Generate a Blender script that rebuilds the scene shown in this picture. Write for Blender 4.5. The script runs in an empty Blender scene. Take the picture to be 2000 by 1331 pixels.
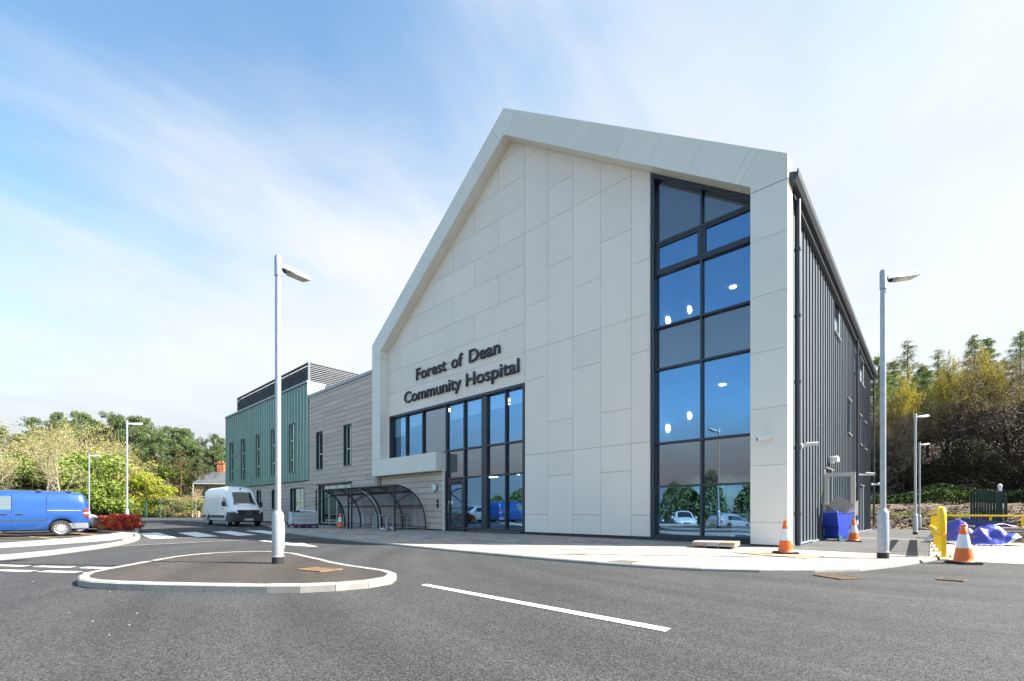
import bpy, bmesh, math, random
import numpy as np
from mathutils import Vector, Matrix, Euler

# ------------------------------------------------------------------ camera, sky, sun, exposure
scene = bpy.context.scene
COL = scene.collection
R = math.radians
YAW = R(42.55)
CT, ST = math.cos(YAW), math.sin(YAW)
EYE = 1.02

cam_d = bpy.data.cameras.new("camera")
cam = bpy.data.objects.new("camera", cam_d)
COL.objects.link(cam)
cam.location = (0, 0, EYE)
cam.rotation_euler = (R(90), 0, YAW)
cam_d.sensor_width = 36.0
cam_d.lens = 890.8 / 2000 * 36.0
cam_d.shift_y = (998.5 - 665.5) / 2000
cam_d.clip_start = 0.1
cam_d.clip_end = 3000
scene.camera = cam

scene.view_settings.view_transform = 'Standard'
scene.view_settings.look = 'None'
scene.view_settings.gamma = 1
scene.view_settings.use_curve_mapping = False
scene.view_settings.exposure = 2.47

SUN_AZ, SUN_EL = R(35), R(40.7)       # azimuth counted from +X towards +Y
sun_dir = Vector((math.cos(SUN_AZ) * math.cos(SUN_EL), math.sin(SUN_AZ) * math.cos(SUN_EL), math.sin(SUN_EL)))
sun_d = bpy.data.lights.new("sun", 'SUN')
sun_d.energy = 3.0
sun_d.angle = R(0.53)
sun_d.color = (1.0, 0.94, 0.86)
sun = bpy.data.objects.new("sun", sun_d)
COL.objects.link(sun)
sun.rotation_euler = sun_dir.to_track_quat('Z', 'Y').to_euler()
sun.location = sun_dir * 100

world = bpy.data.worlds.new("World")
scene.world = world
world.use_nodes = True
def build_sky():
    nt = world.node_tree
    nt.nodes.clear()
    N = lambda t: nt.nodes.new(t)
    L = nt.links.new
    def math_n(op, a, b=None, c=None):
        n = N('ShaderNodeMath'); n.operation = op
        for i, v in enumerate((a, b, c)):
            if v is None: continue
            if isinstance(v, (int, float)): n.inputs[i].default_value = v
            else: L(v, n.inputs[i])
        return n.outputs[0]
    def smooth(v, a, b):
        n = N('ShaderNodeMapRange'); n.interpolation_type = 'SMOOTHSTEP'
        L(v, n.inputs['Value']); n.inputs['From Min'].default_value = a; n.inputs['From Max'].default_value = b
        return n.outputs['Result']
    def mixc(f, a, b):
        n = N('ShaderNodeMix'); n.data_type = 'RGBA'
        if isinstance(f, (int, float)): n.inputs[0].default_value = f
        else: L(f, n.inputs[0])
        for i, v in ((6, a), (7, b)):
            if isinstance(v, tuple): n.inputs[i].default_value = (*v, 1)
            else: L(v, n.inputs[i])
        return n.outputs[2]
    tc = N('ShaderNodeTexCoord')
    sep = N('ShaderNodeSeparateXYZ'); L(tc.outputs['Generated'], sep.inputs[0])
    x, y, z = sep.outputs
    sky = N('ShaderNodeTexSky'); sky.sky_type = 'NISHITA'; sky.sun_disc = False
    sky.sun_elevation = SUN_EL
    sky.sun_rotation = R(90) - SUN_AZ
    sky.altitude = 100; sky.air_density = 1.0; sky.dust_density = 1.0; sky.ozone_density = 1.1
    sc_ = N('ShaderNodeVectorMath'); sc_.operation = 'MULTIPLY'; L(sky.outputs[0], sc_.inputs[0]); sc_.inputs[1].default_value = (0.0535, 0.0635, 0.062)
    # flattened cloud-layer coordinates
    zz = math_n('ADD', math_n('MAXIMUM', z, 0.0), 0.22)
    cx = math_n('DIVIDE', x, zz); cy = math_n('DIVIDE', y, zz)
    cmb = N('ShaderNodeCombineXYZ'); L(cx, cmb.inputs[0]); L(cy, cmb.inputs[1])
    mp = N('ShaderNodeMapping'); mp.inputs['Rotation'].default_value = (0, 0, R(20)); mp.inputs['Scale'].default_value = (1.9, 0.62, 1)
    L(cmb.outputs[0], mp.inputs[0])
    n1 = N('ShaderNodeTexNoise'); n1.inputs['Scale'].default_value = 1.15; n1.inputs['Detail'].default_value = 9; n1.inputs['Roughness'].default_value = 0.55; n1.inputs['Distortion'].default_value = 0.5
    L(mp.outputs[0], n1.inputs['Vector'])
    n2 = N('ShaderNodeTexNoise'); n2.inputs['Scale'].default_value = 0.9; n2.inputs['Detail'].default_value = 6; n2.inputs['Roughness'].default_value = 0.5
    L(cmb.outputs[0], n2.inputs['Vector'])
    # thin high veil: thickens low down and towards the bright half of the sky
    t = math_n('SUBTRACT', math_n('MULTIPLY', y, 0.85), math_n('MULTIPLY', z, 1.6))
    t = math_n('ADD', t, math_n('MULTIPLY', math_n('SUBTRACT', n1.outputs[0], 0.5), 1.25))
    t = math_n('ADD', t, math_n('MULTIPLY', math_n('SUBTRACT', n2.outputs[0], 0.5), 0.5))
    t = math_n('ADD', t, math_n('MULTIPLY', smooth(z, 0.72, 0.93), 1.35))  # unseen cloud overhead, added to lift the light on the shaded gable
    veil = smooth(t, -1.02, -0.14)
    veil = math_n('MULTIPLY', veil, 0.93)
    veilcol = mixc(smooth(n2.outputs[0], 0.3, 0.7), (0.147, 0.160, 0.170), (0.182, 0.186, 0.187))
    veilcol = mixc(math_n('MULTIPLY', math_n('SUBTRACT', 1.0, smooth(z, 0.02, 0.30)), 0.75), veilcol, (0.138, 0.145, 0.151))
    c1 = mixc(veil, sc_.outputs[0], veilcol)
    # grey cumulus bank near the horizon
    n3 = N('ShaderNodeTexNoise'); n3.inputs['Scale'].default_value = 2.6; n3.inputs['Detail'].default_value = 8; n3.inputs['Roughness'].default_value = 0.52
    mp3 = N('ShaderNodeMapping'); mp3.inputs['Scale'].default_value = (1, 1, 3.2); L(tc.outputs['Generated'], mp3.inputs[0]); L(mp3.outputs[0], n3.inputs['Vector'])
    low = math_n('SUBTRACT', 1.0, smooth(z, 0.05, 0.30))
    bank = math_n('MULTIPLY', smooth(math_n('ADD', n3.outputs[0], math_n('MULTIPLY', low, 0.25)), 0.48, 0.72), low)
    facing = smooth(y, 0.5, -0.5)
    bank = math_n('MULTIPLY', bank, math_n('ADD', 0.55, math_n('MULTIPLY', facing, 0.4)))
    bankcol = mixc(smooth(n3.outputs[0], 0.42, 0.72), mixc(facing, (0.125, 0.132, 0.139), (0.11, 0.118, 0.134)), (0.165, 0.171, 0.177))
    c2 = mixc(bank, c1, bankcol)
    bg = N('ShaderNodeBackground'); L(c2, bg.inputs[0]); bg.inputs[1].default_value = 1.0
    out = N('ShaderNodeOutputWorld'); L(bg.outputs[0], out.inputs[0])
build_sky()

# ------------------------------------------------------------------ helpers
rng = random.Random(7)
def smoothstep(t):
    t = max(0.0, min(1.0, t)); return t * t * (3 - 2 * t)
def zg(x, y):
    """height of the tarmac: falls gently to the back right and behind the camera"""
    z = 0.0
    if y > 14 and x > -6: z -= 0.0112 * (min(y, 46) - 14) * smoothstep((x + 6) / 3)
    if y < -4: z -= min(0.9, 0.085 * (-4 - y))
    return z
def pix(px, py):
    c = (px - 1000) / 890.8
    return (c * CT - ST, c * ST + CT, (998.5 - py) / 890.8)
def at_ground(px, py, z=0.0):
    v = pix(px, py); s = (z - EYE) / v[2]; return (v[0] * s, v[1] * s)
def at_depth(px, s):
    v = pix(px, 998.5); return (v[0] * s, v[1] * s)

MATS = {}
def mk(name, col, rough=0.6, metal=0.0, var=0.0, vscale=2.0, bump=0.0, bscale=30.0, objvar=0.0, spec=0.5, col2=None, c2scale=1.0, c2lo=0.45, c2hi=0.6, stretch=(1, 1, 1), coat=0.0, space='pos'):
    if name in MATS: return MATS[name]
    m = bpy.data.materials.new(name); m.use_nodes = True
    nt = m.node_tree; b = nt.nodes['Principled BSDF']
    b.inputs['Roughness'].default_value = rough; b.inputs['Metallic'].default_value = metal
    b.inputs['Specular IOR Level'].default_value = spec
    b.inputs['Coat Weight'].default_value = coat
    b.inputs['Coat Roughness'].default_value = 0.05
    b.inputs['Base Color'].default_value = (*col, 1)
    L = nt.links.new
    if space == 'pos':
        g = nt.nodes.new('ShaderNodeNewGeometry').outputs['Position']
    else:
        g = nt.nodes.new('ShaderNodeTexCoord').outputs['Object']
    mp = nt.nodes.new('ShaderNodeMapping'); mp.inputs['Scale'].default_value = stretch; L(g, mp.inputs[0]); g = mp.outputs[0]
    cur = None
    if col2 is not None:
        n = nt.nodes.new('ShaderNodeTexNoise'); n.inputs['Scale'].default_value = c2scale; n.inputs['Detail'].default_value = 5; L(g, n.inputs['Vector'])
        mr = nt.nodes.new('ShaderNodeMapRange'); mr.inputs['From Min'].default_value = c2lo; mr.inputs['From Max'].default_value = c2hi; L(n.outputs[0], mr.inputs['Value'])
        mx = nt.nodes.new('ShaderNodeMix'); mx.data_type = 'RGBA'; L(mr.outputs[0], mx.inputs[0])
        mx.inputs[6].default_value = (*col, 1); mx.inputs[7].default_value = (*col2, 1); cur = mx.outputs[2]
    if var or objvar:
        val = None
        if var:
            n = nt.nodes.new('ShaderNodeTexNoise'); n.inputs['Scale'].default_value = vscale; n.inputs['Detail'].default_value = 6; n.inputs['Roughness'].default_value = 0.65; L(g, n.inputs['Vector'])
            mr = nt.nodes.new('ShaderNodeMapRange'); mr.inputs['From Min'].default_value = 0.25; mr.inputs['From Max'].default_value = 0.75
            mr.inputs['To Min'].default_value = 1 - var; mr.inputs['To Max'].default_value = 1 + var; L(n.outputs[0], mr.inputs['Value']); val = mr.outputs[0]
        if objvar:
            oi = nt.nodes.new('ShaderNodeObjectInfo'); mr = nt.nodes.new('ShaderNodeMapRange')
            mr.inputs['To Min'].default_value = 1 - objvar; mr.inputs['To Max'].default_value = 1 + objvar; L(oi.outputs['Random'], mr.inputs['Value'])
            if val is None: val = mr.outputs[0]
            else:
                mu = nt.nodes.new('ShaderNodeMath'); mu.operation = 'MULTIPLY'; L(val, mu.inputs[0]); L(mr.outputs[0], mu.inputs[1]); val = mu.outputs[0]
        sc_ = nt.nodes.new('ShaderNodeVectorMath'); sc_.operation = 'SCALE'
        if cur is not None: L(cur, sc_.inputs[0])
        else: sc_.inputs[0].default_value = col
        L(val, sc_.inputs['Scale']); cur = sc_.outputs[0]
    if cur is not None: L(cur, b.inputs['Base Color'])
    if bump:
        n = nt.nodes.new('ShaderNodeTexNoise'); n.inputs['Scale'].default_value = bscale; n.inputs['Detail'].default_value = 4; L(g, n.inputs['Vector'])
        bp = nt.nodes.new('ShaderNodeBump'); bp.inputs['Strength'].default_value = bump; bp.inputs['Distance'].default_value = 0.02
        L(n.outputs[0], bp.inputs['Height']); L(bp.outputs[0], b.inputs['Normal'])
    MATS[name] = m
    return m

class GM:
    """collects geometry for ONE mesh object"""
    def __init__(s): s.v = []; s.f = []
    def add(s, v, f):
        o = len(s.v); s.v += [tuple(p) for p in v]; s.f += [tuple(i + o for i in q) for q in f]; return s
    def box(s, x0, x1, y0, y1, z0, z1):
        v = [(x0, y0, z0), (x1, y0, z0), (x1, y1, z0), (x0, y1, z0), (x0, y0, z1), (x1, y0, z1), (x1, y1, z1), (x0, y1, z1)]
        return s.add(v, [(3, 2, 1, 0), (4, 5, 6, 7), (0, 1, 5, 4), (1, 2, 6, 5), (2, 3, 7, 6), (3, 0, 4, 7)])
    def prism_z(s, pts, z0, z1):
        n = len(pts); v = [(p[0], p[1], z0) for p in pts] + [(p[0], p[1], z1) for p in pts]
        return s.add(v, [tuple(range(n - 1, -1, -1)), tuple(range(n, 2 * n))] + [(i, (i + 1) % n, n + (i + 1) % n, n + i) for i in range(n)])
    def prism_y(s, pts, y0, y1):       # pts in (x, z)
        n = len(pts); v = [(p[0], y0, p[1]) for p in pts] + [(p[0], y1, p[1]) for p in pts]
        return s.add(v, [tuple(range(n)), tuple(range(2 * n - 1, n - 1, -1))] + [(i, n + i, n + (i + 1) % n, (i + 1) % n) for i in range(n)])
    def prism_x(s, pts, x0, x1):       # pts in (y, z)
        n = len(pts); v = [(x0, p[0], p[1]) for p in pts] + [(x1, p[0], p[1]) for p in pts]
        return s.add(v, [tuple(range(n - 1, -1, -1)), tuple(range(n, 2 * n))] + [(i, (i + 1) % n, n + (i + 1) % n, n + i) for i in range(n)])
    def tube(s, pts, r, n=8, cap=True):
        pts = [Vector(p) for p in pts]; rs = r if isinstance(r, (list, tuple)) else [r] * len(pts)
        rings = []
        up = None
        for i, p in enumerate(pts):
            d = (pts[min(i + 1, len(pts) - 1)] - pts[max(i - 1, 0)]).normalized()
            if up is None:
                up = Vector((0, 0, 1)) if abs(d.z) < 0.9 else Vector((1, 0, 0))
            a = d.cross(up)
            if a.length < 1e-4: a = d.cross(Vector((0, 1, 0)))
            a.normalize(); b = a.cross(d).normalized(); up = b
            rings.append([p + (a * math.cos(2 * math.pi * k / n) + b * math.sin(2 * math.pi * k / n)) * rs[i] for k in range(n)])
        v = [q for rg in rings for q in rg]; f = []
        for i in range(len(pts) - 1):
            for k in range(n):
                f.append((i * n + k, i * n + (k + 1) % n, (i + 1) * n + (k + 1) % n, (i + 1) * n + k))
        if cap:
            f.append(tuple(range(n - 1, -1, -1))); m = (len(pts) - 1) * n; f.append(tuple(range(m, m + n)))
        return s.add(v, f)
    def lathe(s, prof, n=20, c=(0, 0, 0), axis='z', cap0=True):       # prof: (r, h)
        v = []
        for r, h in prof:
            for k in range(n):
                a = 2 * math.pi * k / n; q = (r * math.cos(a), r * math.sin(a), h)
                if axis == 'y': q = (q[0], h, q[1])
                elif axis == 'x': q = (h, q[0], q[1])
                v.append((q[0] + c[0], q[1] + c[1], q[2] + c[2]))
        f = []
        for i in range(len(prof) - 1):
            for k in range(n): f.append((i * n + k, i * n + (k + 1) % n, (i + 1) * n + (k + 1) % n, (i + 1) * n + k))
        if cap0: f.append(tuple(range(n - 1, -1, -1)))
        m = (len(prof) - 1) * n; f.append(tuple(range(m, m + n)))
        return s.add(v, f)
    def grid(s, rows):
        n = len(rows[0]); v = [p for r in rows for p in r]
        return s.add(v, [(i * n + k, i * n + k + 1, (i + 1) * n + k + 1, (i + 1) * n + k) for i in range(len(rows) - 1) for k in range(n - 1)])
    def build(s, name, m, parent=None, smooth=False, fix=True, origin=None, bevel=0.0):
        me = bpy.data.meshes.new(name)
        o = origin or (parent.get('_w') if parent is not None and '_w' in parent else None)
        v = [(p[0] - o[0], p[1] - o[1], p[2] - o[2]) for p in s.v] if o is not None else s.v
        me.from_pydata(v, [], s.f)
        if fix or bevel:
            bm = bmesh.new(); bm.from_mesh(me)
            if bevel: bmesh.ops.bevel(bm, geom=list(bm.edges), offset=bevel, segments=2, affect='EDGES', profile=0.5, clamp_overlap=True)
            bmesh.ops.recalc_face_normals(bm, faces=bm.faces); bm.to_mesh(me); bm.free()
        me.materials.append(m)
        if smooth: me.polygons.foreach_set('use_smooth', [True] * len(me.polygons)); me.update()
        ob = bpy.data.objects.new(name, me); COL.objects.link(ob)
        if origin: ob.location = origin
        if parent is not None: ob.parent = parent
        if smooth:
            try: me.set_sharp_from_angle(angle=R(40))
            except Exception: pass
        return ob

def tag(o, label=None, cat=None, group=None, kind=None):
    if label: o['label'] = label
    if cat: o['category'] = cat
    if group: o['group'] = group
    if kind: o['kind'] = kind
    return o
def empty(name, loc, label, cat, group=None, rotz=0.0):
    o = bpy.data.objects.new(name, None); COL.objects.link(o)
    o.location = loc; o.rotation_euler = (0, 0, rotz); o.empty_display_size = 0.3
    return tag(o, label, cat, group)
def copy_tree(o, parent=None):
    c = o.copy(); COL.objects.link(c)
    if parent is not None: c.parent = parent
    for ch in list(o.children): copy_tree(ch, c)
    return c
UNIT = {}
def piece(name, m, parent, x0, x1, y0, y1, z0, z1, chamfer=0.0):
    """an alike box piece: shares one unit mesh per material; world coordinates"""
    key = (name, m.name)
    if key not in UNIT:
        me = bpy.data.meshes.new(name)
        g = GM().box(-.5, .5, -.5, .5, -.5, .5); me.from_pydata(g.v, [], g.f); me.materials.append(m); UNIT[key] = me
    o = bpy.data.objects.new(name, UNIT[key]); COL.objects.link(o)
    off = parent.get('_w') if parent is not None and '_w' in parent else (0, 0, 0)
    o.location = ((x0 + x1) / 2 - off[0], (y0 + y1) / 2 - off[1], (z0 + z1) / 2 - off[2]); o.scale = (abs(x1 - x0), abs(y1 - y0), abs(z1 - z0))
    if parent is not None: o.parent = parent
    return o
def clip_half(poly, a, b, c):
    """keep a*x+b*y<=c"""
    out = []
    for i in range(len(poly)):
        p, q = poly[i], poly[(i + 1) % len(poly)]
        dp, dq = a * p[0] + b * p[1] - c, a * q[0] + b * q[1] - c
        if dp <= 0: out.append(p)
        if (dp < 0 < dq) or (dq < 0 < dp):
            t = dp / (dp - dq); out.append((p[0] + t * (q[0] - p[0]), p[1] + t * (q[1] - p[1])))
    return out
def area(poly):
    return 0.5 * abs(sum(poly[i][0] * poly[(i + 1) % len(poly)][1] - poly[(i + 1) % len(poly)][0] * poly[i][1] for i in range(len(poly))))
def sheet(name, pts, dz, m, parent=None, kind=None, thick=0.0, step=3.0):
    """a flat ground sheet (or slab with side faces) draped on the tarmac height"""
    bm = bmesh.new()
    vs = [bm.verts.new((p[0], p[1], 0)) for p in pts]
    f = bm.faces.new(vs); f.normal_update()
    if f.normal.z < 0: f.normal_flip()
    xs = [p[0] for p in pts]; ys = [p[1] for p in pts]
    if max(ys) > 13.5 or min(ys) < -4:
        for ax, lo, hi in ((0, min(xs), max(xs)), (1, min(ys), max(ys))):
            k = math.ceil(lo / step) * step
            while k < hi:
                if ax == 1 or -8 < k < 2 or name in ('road',):
                    co = (k, 0, 0) if ax == 0 else (0, k, 0); no = (1, 0, 0) if ax == 0 else (0, 1, 0)
                    bmesh.ops.bisect_plane(bm, geom=bm.verts[:] + bm.edges[:] + bm.faces[:], plane_co=co, plane_no=no)
                k += step
    if thick:
        r = bmesh.ops.extrude_face_region(bm, geom=bm.faces[:])
        top = [g for g in r['geom'] if isinstance(g, bmesh.types.BMVert)]
        tops = set(top)
        for v in bm.verts: v.co.z = zg(v.co.x, v.co.y) + (dz if v in tops else dz - thick)
        bmesh.ops.recalc_face_normals(bm, faces=bm.faces)
    else:
        for v in bm.verts: v.co.z = zg(v.co.x, v.co.y) + dz
    me = bpy.data.meshes.new(name); bm.to_mesh(me); bm.free(); me.materials.append(m)
    o = bpy.data.objects.new(name, me); COL.objects.link(o)
    if parent is not None: o.parent = parent
    if kind: o['kind'] = kind
    return o
def resample(pts, step):
    out = [pts[0]]; acc = 0.0
    P = [Vector((p[0], p[1])) for p in pts]
    i, p = 0, P[0]
    need = step
    while i < len(P) - 1:
        d = (P[i + 1] - p).length
        if d >= need:
            p = p + (P[i + 1] - p) * (need / d); out.append((p.x, p.y)); need = step
        else:
            need -= d; i += 1; p = P[i]
    if (Vector(out[-1]) - P[-1]).length > 0.15 * step: out.append((P[-1].x, P[-1].y))
    else: out[-1] = (P[-1].x, P[-1].y)
    return out
def smooth_line(pts, n=8, closed=False):
    P = [Vector((p[0], p[1])) for p in pts]; out = []
    m = len(P); rngs = range(m) if closed else range(m - 1)
    for i in rngs:
        if closed: a, b, c, d = P[(i - 1) % m], P[i], P[(i + 1) % m], P[(i + 2) % m]
        else: a, b, c, d = P[max(i - 1, 0)], P[i], P[i + 1], P[min(i + 2, m - 1)]
        for k in range(n):
            t = k / n
            q = 0.5 * ((2 * b) + (-a + c) * t + (2 * a - 5 * b + 4 * c - d) * t * t + (-a + 3 * b - 3 * c + d) * t ** 3); out.append((q.x, q.y))
    if not closed: out.append((P[-1].x, P[-1].y))
    return out
def kerb_run(line, width, top, m, parent, step=0.915, depth=0.2, side=1, batter=0.02, gap=0.006, closed=False):
    """kerb stones, one object each, along a line (its road edge); width goes to the left of travel if side=1"""
    if closed:
        ln = sum(math.hypot(b[0] - a[0], b[1] - a[1]) for a, b in zip(line, line[1:] + line[:1])); step = ln / round(ln / step)
    pts = resample(line + ([line[0]] if closed else []), step)
    if closed: pts[-1] = line[0]
    P = [Vector(p) for p in pts]
    def nrm(i):
        if closed and i in (0, len(P) - 1): d = P[1] - P[-2]
        else: d = P[min(i + 1, len(P) - 1)] - P[max(i - 1, 0)]
        d.normalize(); return Vector((-d.y, d.x)) * side
    res = []
    for i in range(len(P) - 1):
        a, b = P[i], P[i + 1]; d = (b - a).normalized()
        a2, b2 = a + d * gap * 0.5, b - d * gap * 0.5
        na, nb = nrm(i), nrm(i + 1)
        v = []
        jt = rng.uniform(-0.003, 0.003)
        for q, n_ in ((a2, na), (b2, nb)):
            z = zg(q.x, q.y)
            for off, h in ((0, -depth), (0.0, top - 0.02), (batter, top), (width, top), (width, -depth)):
                w = q + n_ * off; v.append((w.x, w.y, z + h + (jt if h > 0 else 0)))
        f = [(0, 1, 6, 5), (1, 2, 7, 6), (2, 3, 8, 7), (3, 4, 9, 8), (4, 0, 5, 9), (0, 4, 3, 2, 1), (5, 6, 7, 8, 9)]
        res.append(GM().add(v, f).build('kerb_stone', m, parent))
    return res, [(P[i] + nrm(i) * width).to_tuple() for i in range(len(P))]
def text_line(parent, txt, x_left, x_right, z_base, y_front, m, depth, cap_h, name='letter', bold=0.012):
    """each character a mesh of its own; text reads along +X, faces -Y"""
    def mesh_of(s):
        c = bpy.data.curves.new('t', 'FONT'); c.body = s; c.size = 1.0; c.resolution_u = 4; c.offset = bold
        o = bpy.data.objects.new('t', c); COL.objects.link(o)
        bpy.context.view_layer.update()
        dg = bpy.context.evaluated_depsgraph_get(); e = o.evaluated_get(dg); me = bpy.data.meshes.new_from_object(e)
        COL.objects.unlink(o); bpy.data.objects.remove(o); bpy.data.curves.remove(c); return me
    def xr(me):
        xs = [v.co.x for v in me.vertices]; return (min(xs), max(xs)) if xs else (0, 0)
    ch = {}
    for c in set(txt):
        if c != ' ': ch[c] = mesh_of(c)
    full = mesh_of(txt); fx0, fx1 = xr(full)
    capm = mesh_of('H'); ch_h = max(v.co.y for v in capm.vertices)
    sx = (x_right - x_left) / (fx1 - fx0); sz = cap_h / ch_h
    out = []
    for i, c in enumerate(txt):
        if c == ' ': continue
        pre = mesh_of(txt[:i + 1]); off = xr(pre)[1] - xr(ch[c])[1]; bpy.data.meshes.remove(pre)
        me = ch[c].copy(); me.name = name
        bm = bmesh.new(); bm.from_mesh(me)
        if depth > 0:
            bmesh.ops.remove_doubles(bm, verts=bm.verts, dist=1e-5)
            r = bmesh.ops.extrude_face_region(bm, geom=bm.faces[:])
            top = [g for g in r['geom'] if isinstance(g, bmesh.types.BMVert)]
            for v in top: v.co.z += 1.0
        par = parent.get('_w', (0, 0, 0))
        for v in bm.verts:
            x, y, z = v.co
            v.co = Vector((x_left + (x + off - fx0) * sx - par[0], y_front + (depth * (1 - z) if depth > 0 else 0) - par[1], z_base + y * sz - par[2]))
        bmesh.ops.recalc_face_normals(bm, faces=bm.faces)
        bm.to_mesh(me); bm.free(); me.materials.clear(); me.materials.append(m)
        o = bpy.data.objects.new(name, me); COL.objects.link(o); o.parent = parent; out.append(o)
    return out
# ------------------------------------------------------------------ materials of the setting
def asphalt_mat(name, col, speck=0.5, wear=(0.09, 0.088, 0.085)):
    m = bpy.data.materials.new(name); m.use_nodes = True; nt = m.node_tree; b = nt.nodes['Principled BSDF']; L = nt.links.new
    N = lambda t: nt.nodes.new(t)
    g = N('ShaderNodeNewGeometry').outputs['Position']
    def noise(scale, detail=3, rough=0.6, vec=g):
        n = N('ShaderNodeTexNoise'); n.inputs['Scale'].default_value = scale; n.inputs['Detail'].default_value = detail; n.inputs['Roughness'].default_value = rough; L(vec, n.inputs['Vector']); return n.outputs[0]
    def mr(v, a, b_, c, d):
        n = N('ShaderNodeMapRange'); L(v, n.inputs['Value']); n.inputs['From Min'].default_value = a; n.inputs['From Max'].default_value = b_; n.inputs['To Min'].default_value = c; n.inputs['To Max'].default_value = d; return n.outputs[0]
    def mul(a, b_):
        n = N('ShaderNodeMath'); n.operation = 'MULTIPLY'; L(a, n.inputs[0]); L(b_, n.inputs[1]); return n.outputs[0]
    vo = N('ShaderNodeTexVoronoi'); vo.inputs['Scale'].default_value = 88; L(g, vo.inputs['Vector'])
    sepc = N('ShaderNodeSeparateColor'); L(vo.outputs['Color'], sepc.inputs[0])
    stone = mr(sepc.outputs[0], 0, 1, 1 - speck, 1 + speck)
    crack = mr(vo.outputs['Distance'], 0.25, 0.75, 1.12, 0.5)
    patch = mr(noise(0.55, 5, 0.6), 0.3, 0.7, 0.86, 1.15)
    mid = mr(noise(9, 4, 0.7), 0.3, 0.7, 0.9, 1.1)
    val = mul(mul(mul(stone, crack), patch), mid)
    # rolled lanes and dusty streaks of wear
    mp = N('ShaderNodeMapping'); mp.inputs['Scale'].default_value = (0.22, 1.6, 1); mp.inputs['Rotation'].default_value = (0, 0, R(-12)); L(g, mp.inputs[0])
    st = mr(noise(1.0, 6, 0.62, mp.outputs[0]), 0.56, 0.74, 0.0, 0.55)
    fl = mr(noise(2.4, 7, 0.75), 0.60, 0.72, 0.0, 0.5)
    # arcs worn by turning wheels, round the bend of the kerb
    sp = N('ShaderNodeSeparateXYZ'); L(g, sp.inputs[0])
    def mth(op, a, b_=None):
        n = N('ShaderNodeMath'); n.operation = op
        for i, v in enumerate((a, b_)):
            if v is None: continue
            if isinstance(v, (int, float)): n.inputs[i].default_value = v
            else: L(v, n.inputs[i])
        return n.outputs[0]
    ax, ay = mth('SUBTRACT', sp.outputs[0], -1.0), mth('SUBTRACT', sp.outputs[1], 15.0)
    rad = mth('SQRT', mth('ADD', mth('MULTIPLY', ax, ax), mth('MULTIPLY', ay, ay))); ang = mth('ARCTAN2', ay, ax)
    cv = N('ShaderNodeCombineXYZ'); L(mth('MULTIPLY', rad, 1.5), cv.inputs[0]); L(mth('MULTIPLY', ang, 0.9), cv.inputs[1])
    arcs = mr(noise(1.0, 4, 0.55, cv.outputs[0]), 0.32, 0.68, 0.78, 1.2)
    val = mul(val, arcs)
    mxx = N('ShaderNodeMath'); mxx.operation = 'MAXIMUM'; L(st, mxx.inputs[0]); L(fl, mxx.inputs[1])
    mx = N('ShaderNodeMix'); mx.data_type = 'RGBA'; L(mxx.outputs[0], mx.inputs[0]); mx.inputs[6].default_value = (*col, 1); mx.inputs[7].default_value = (*wear, 1)
    sc_ = N('ShaderNodeVectorMath'); sc_.operation = 'SCALE'; L(mx.outputs[2], sc_.inputs[0]); L(val, sc_.inputs['Scale'])
    L(sc_.outputs[0], b.inputs['Base Color']); b.inputs['Roughness'].default_value = 0.82; b.inputs['Specular IOR Level'].default_value = 0.35
    bp = N('ShaderNodeBump'); bp.inputs['Strength'].default_value = 0.8; bp.inputs['Distance'].default_value = 0.006; L(vo.outputs['Distance'], bp.inputs['Height']); bp.invert = True
    L(bp.outputs[0], b.inputs['Normal'])
    return m
A_ROAD = asphalt_mat('asphalt', (0.058, 0.0583, 0.0595), 0.6)
A_ISLE = asphalt_mat('footway_asphalt', (0.066, 0.056, 0.048), 0.4, (0.125, 0.11, 0.1))
A_PAD = asphalt_mat('pad_asphalt', (0.105, 0.105, 0.104), 0.35, (0.135, 0.132, 0.128))
A_PATH = asphalt_mat('path_asphalt', (0.10, 0.099, 0.098), 0.35, (0.13, 0.13, 0.125))
A_TABLE = asphalt_mat('table_asphalt', (0.085, 0.083, 0.08), 0.5, (0.16, 0.155, 0.145))
KERB = mk('kerb_concrete', (0.31, 0.295, 0.265), 0.85, var=0.14, vscale=5, bump=0.25, bscale=60, objvar=0.06, col2=(0.27, 0.255, 0.23), c2scale=1.6, c2lo=0.5, c2hi=0.72)
PAINT = mk('road_paint', (0.72, 0.72, 0.70), 0.7, var=0.08, vscale=9, bump=0.15, bscale=120, col2=(0.5, 0.5, 0.49), c2scale=16, c2lo=0.56, c2hi=0.74)
PAINT_OLD = mk('worn_paint', (0.42, 0.42, 0.40), 0.75, var=0.2, vscale=9, col2=(0.2, 0.2, 0.2), c2scale=12, c2lo=0.5, c2hi=0.7)
YELLOW_PAINT = mk('yellow_paint', (0.42, 0.27, 0.07), 0.75, var=0.2, vscale=6, col2=(0.25, 0.19, 0.1), c2scale=5, c2lo=0.5, c2hi=0.7)
CONC = mk('pale_concrete', (0.36, 0.34, 0.305), 0.85, var=0.12, vscale=1.2, bump=0.15, bscale=50)
TAR = mk('bitumen', (0.030, 0.030, 0.031), 0.6, var=0.15, vscale=12)
SOIL = mk('soil', (0.085, 0.06, 0.042), 0.95, var=0.45, vscale=3.0, bump=1.0, bscale=9, col2=(0.17, 0.125, 0.085), c2scale=2.2, c2lo=0.45, c2hi=0.62)
GRASSM = mk('rough_grass', (0.055, 0.075, 0.02), 0.95, var=0.4, vscale=1.5, bump=1.0, bscale=8, col2=(0.10, 0.085, 0.045), c2scale=0.6, c2lo=0.45, c2hi=0.62)

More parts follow.
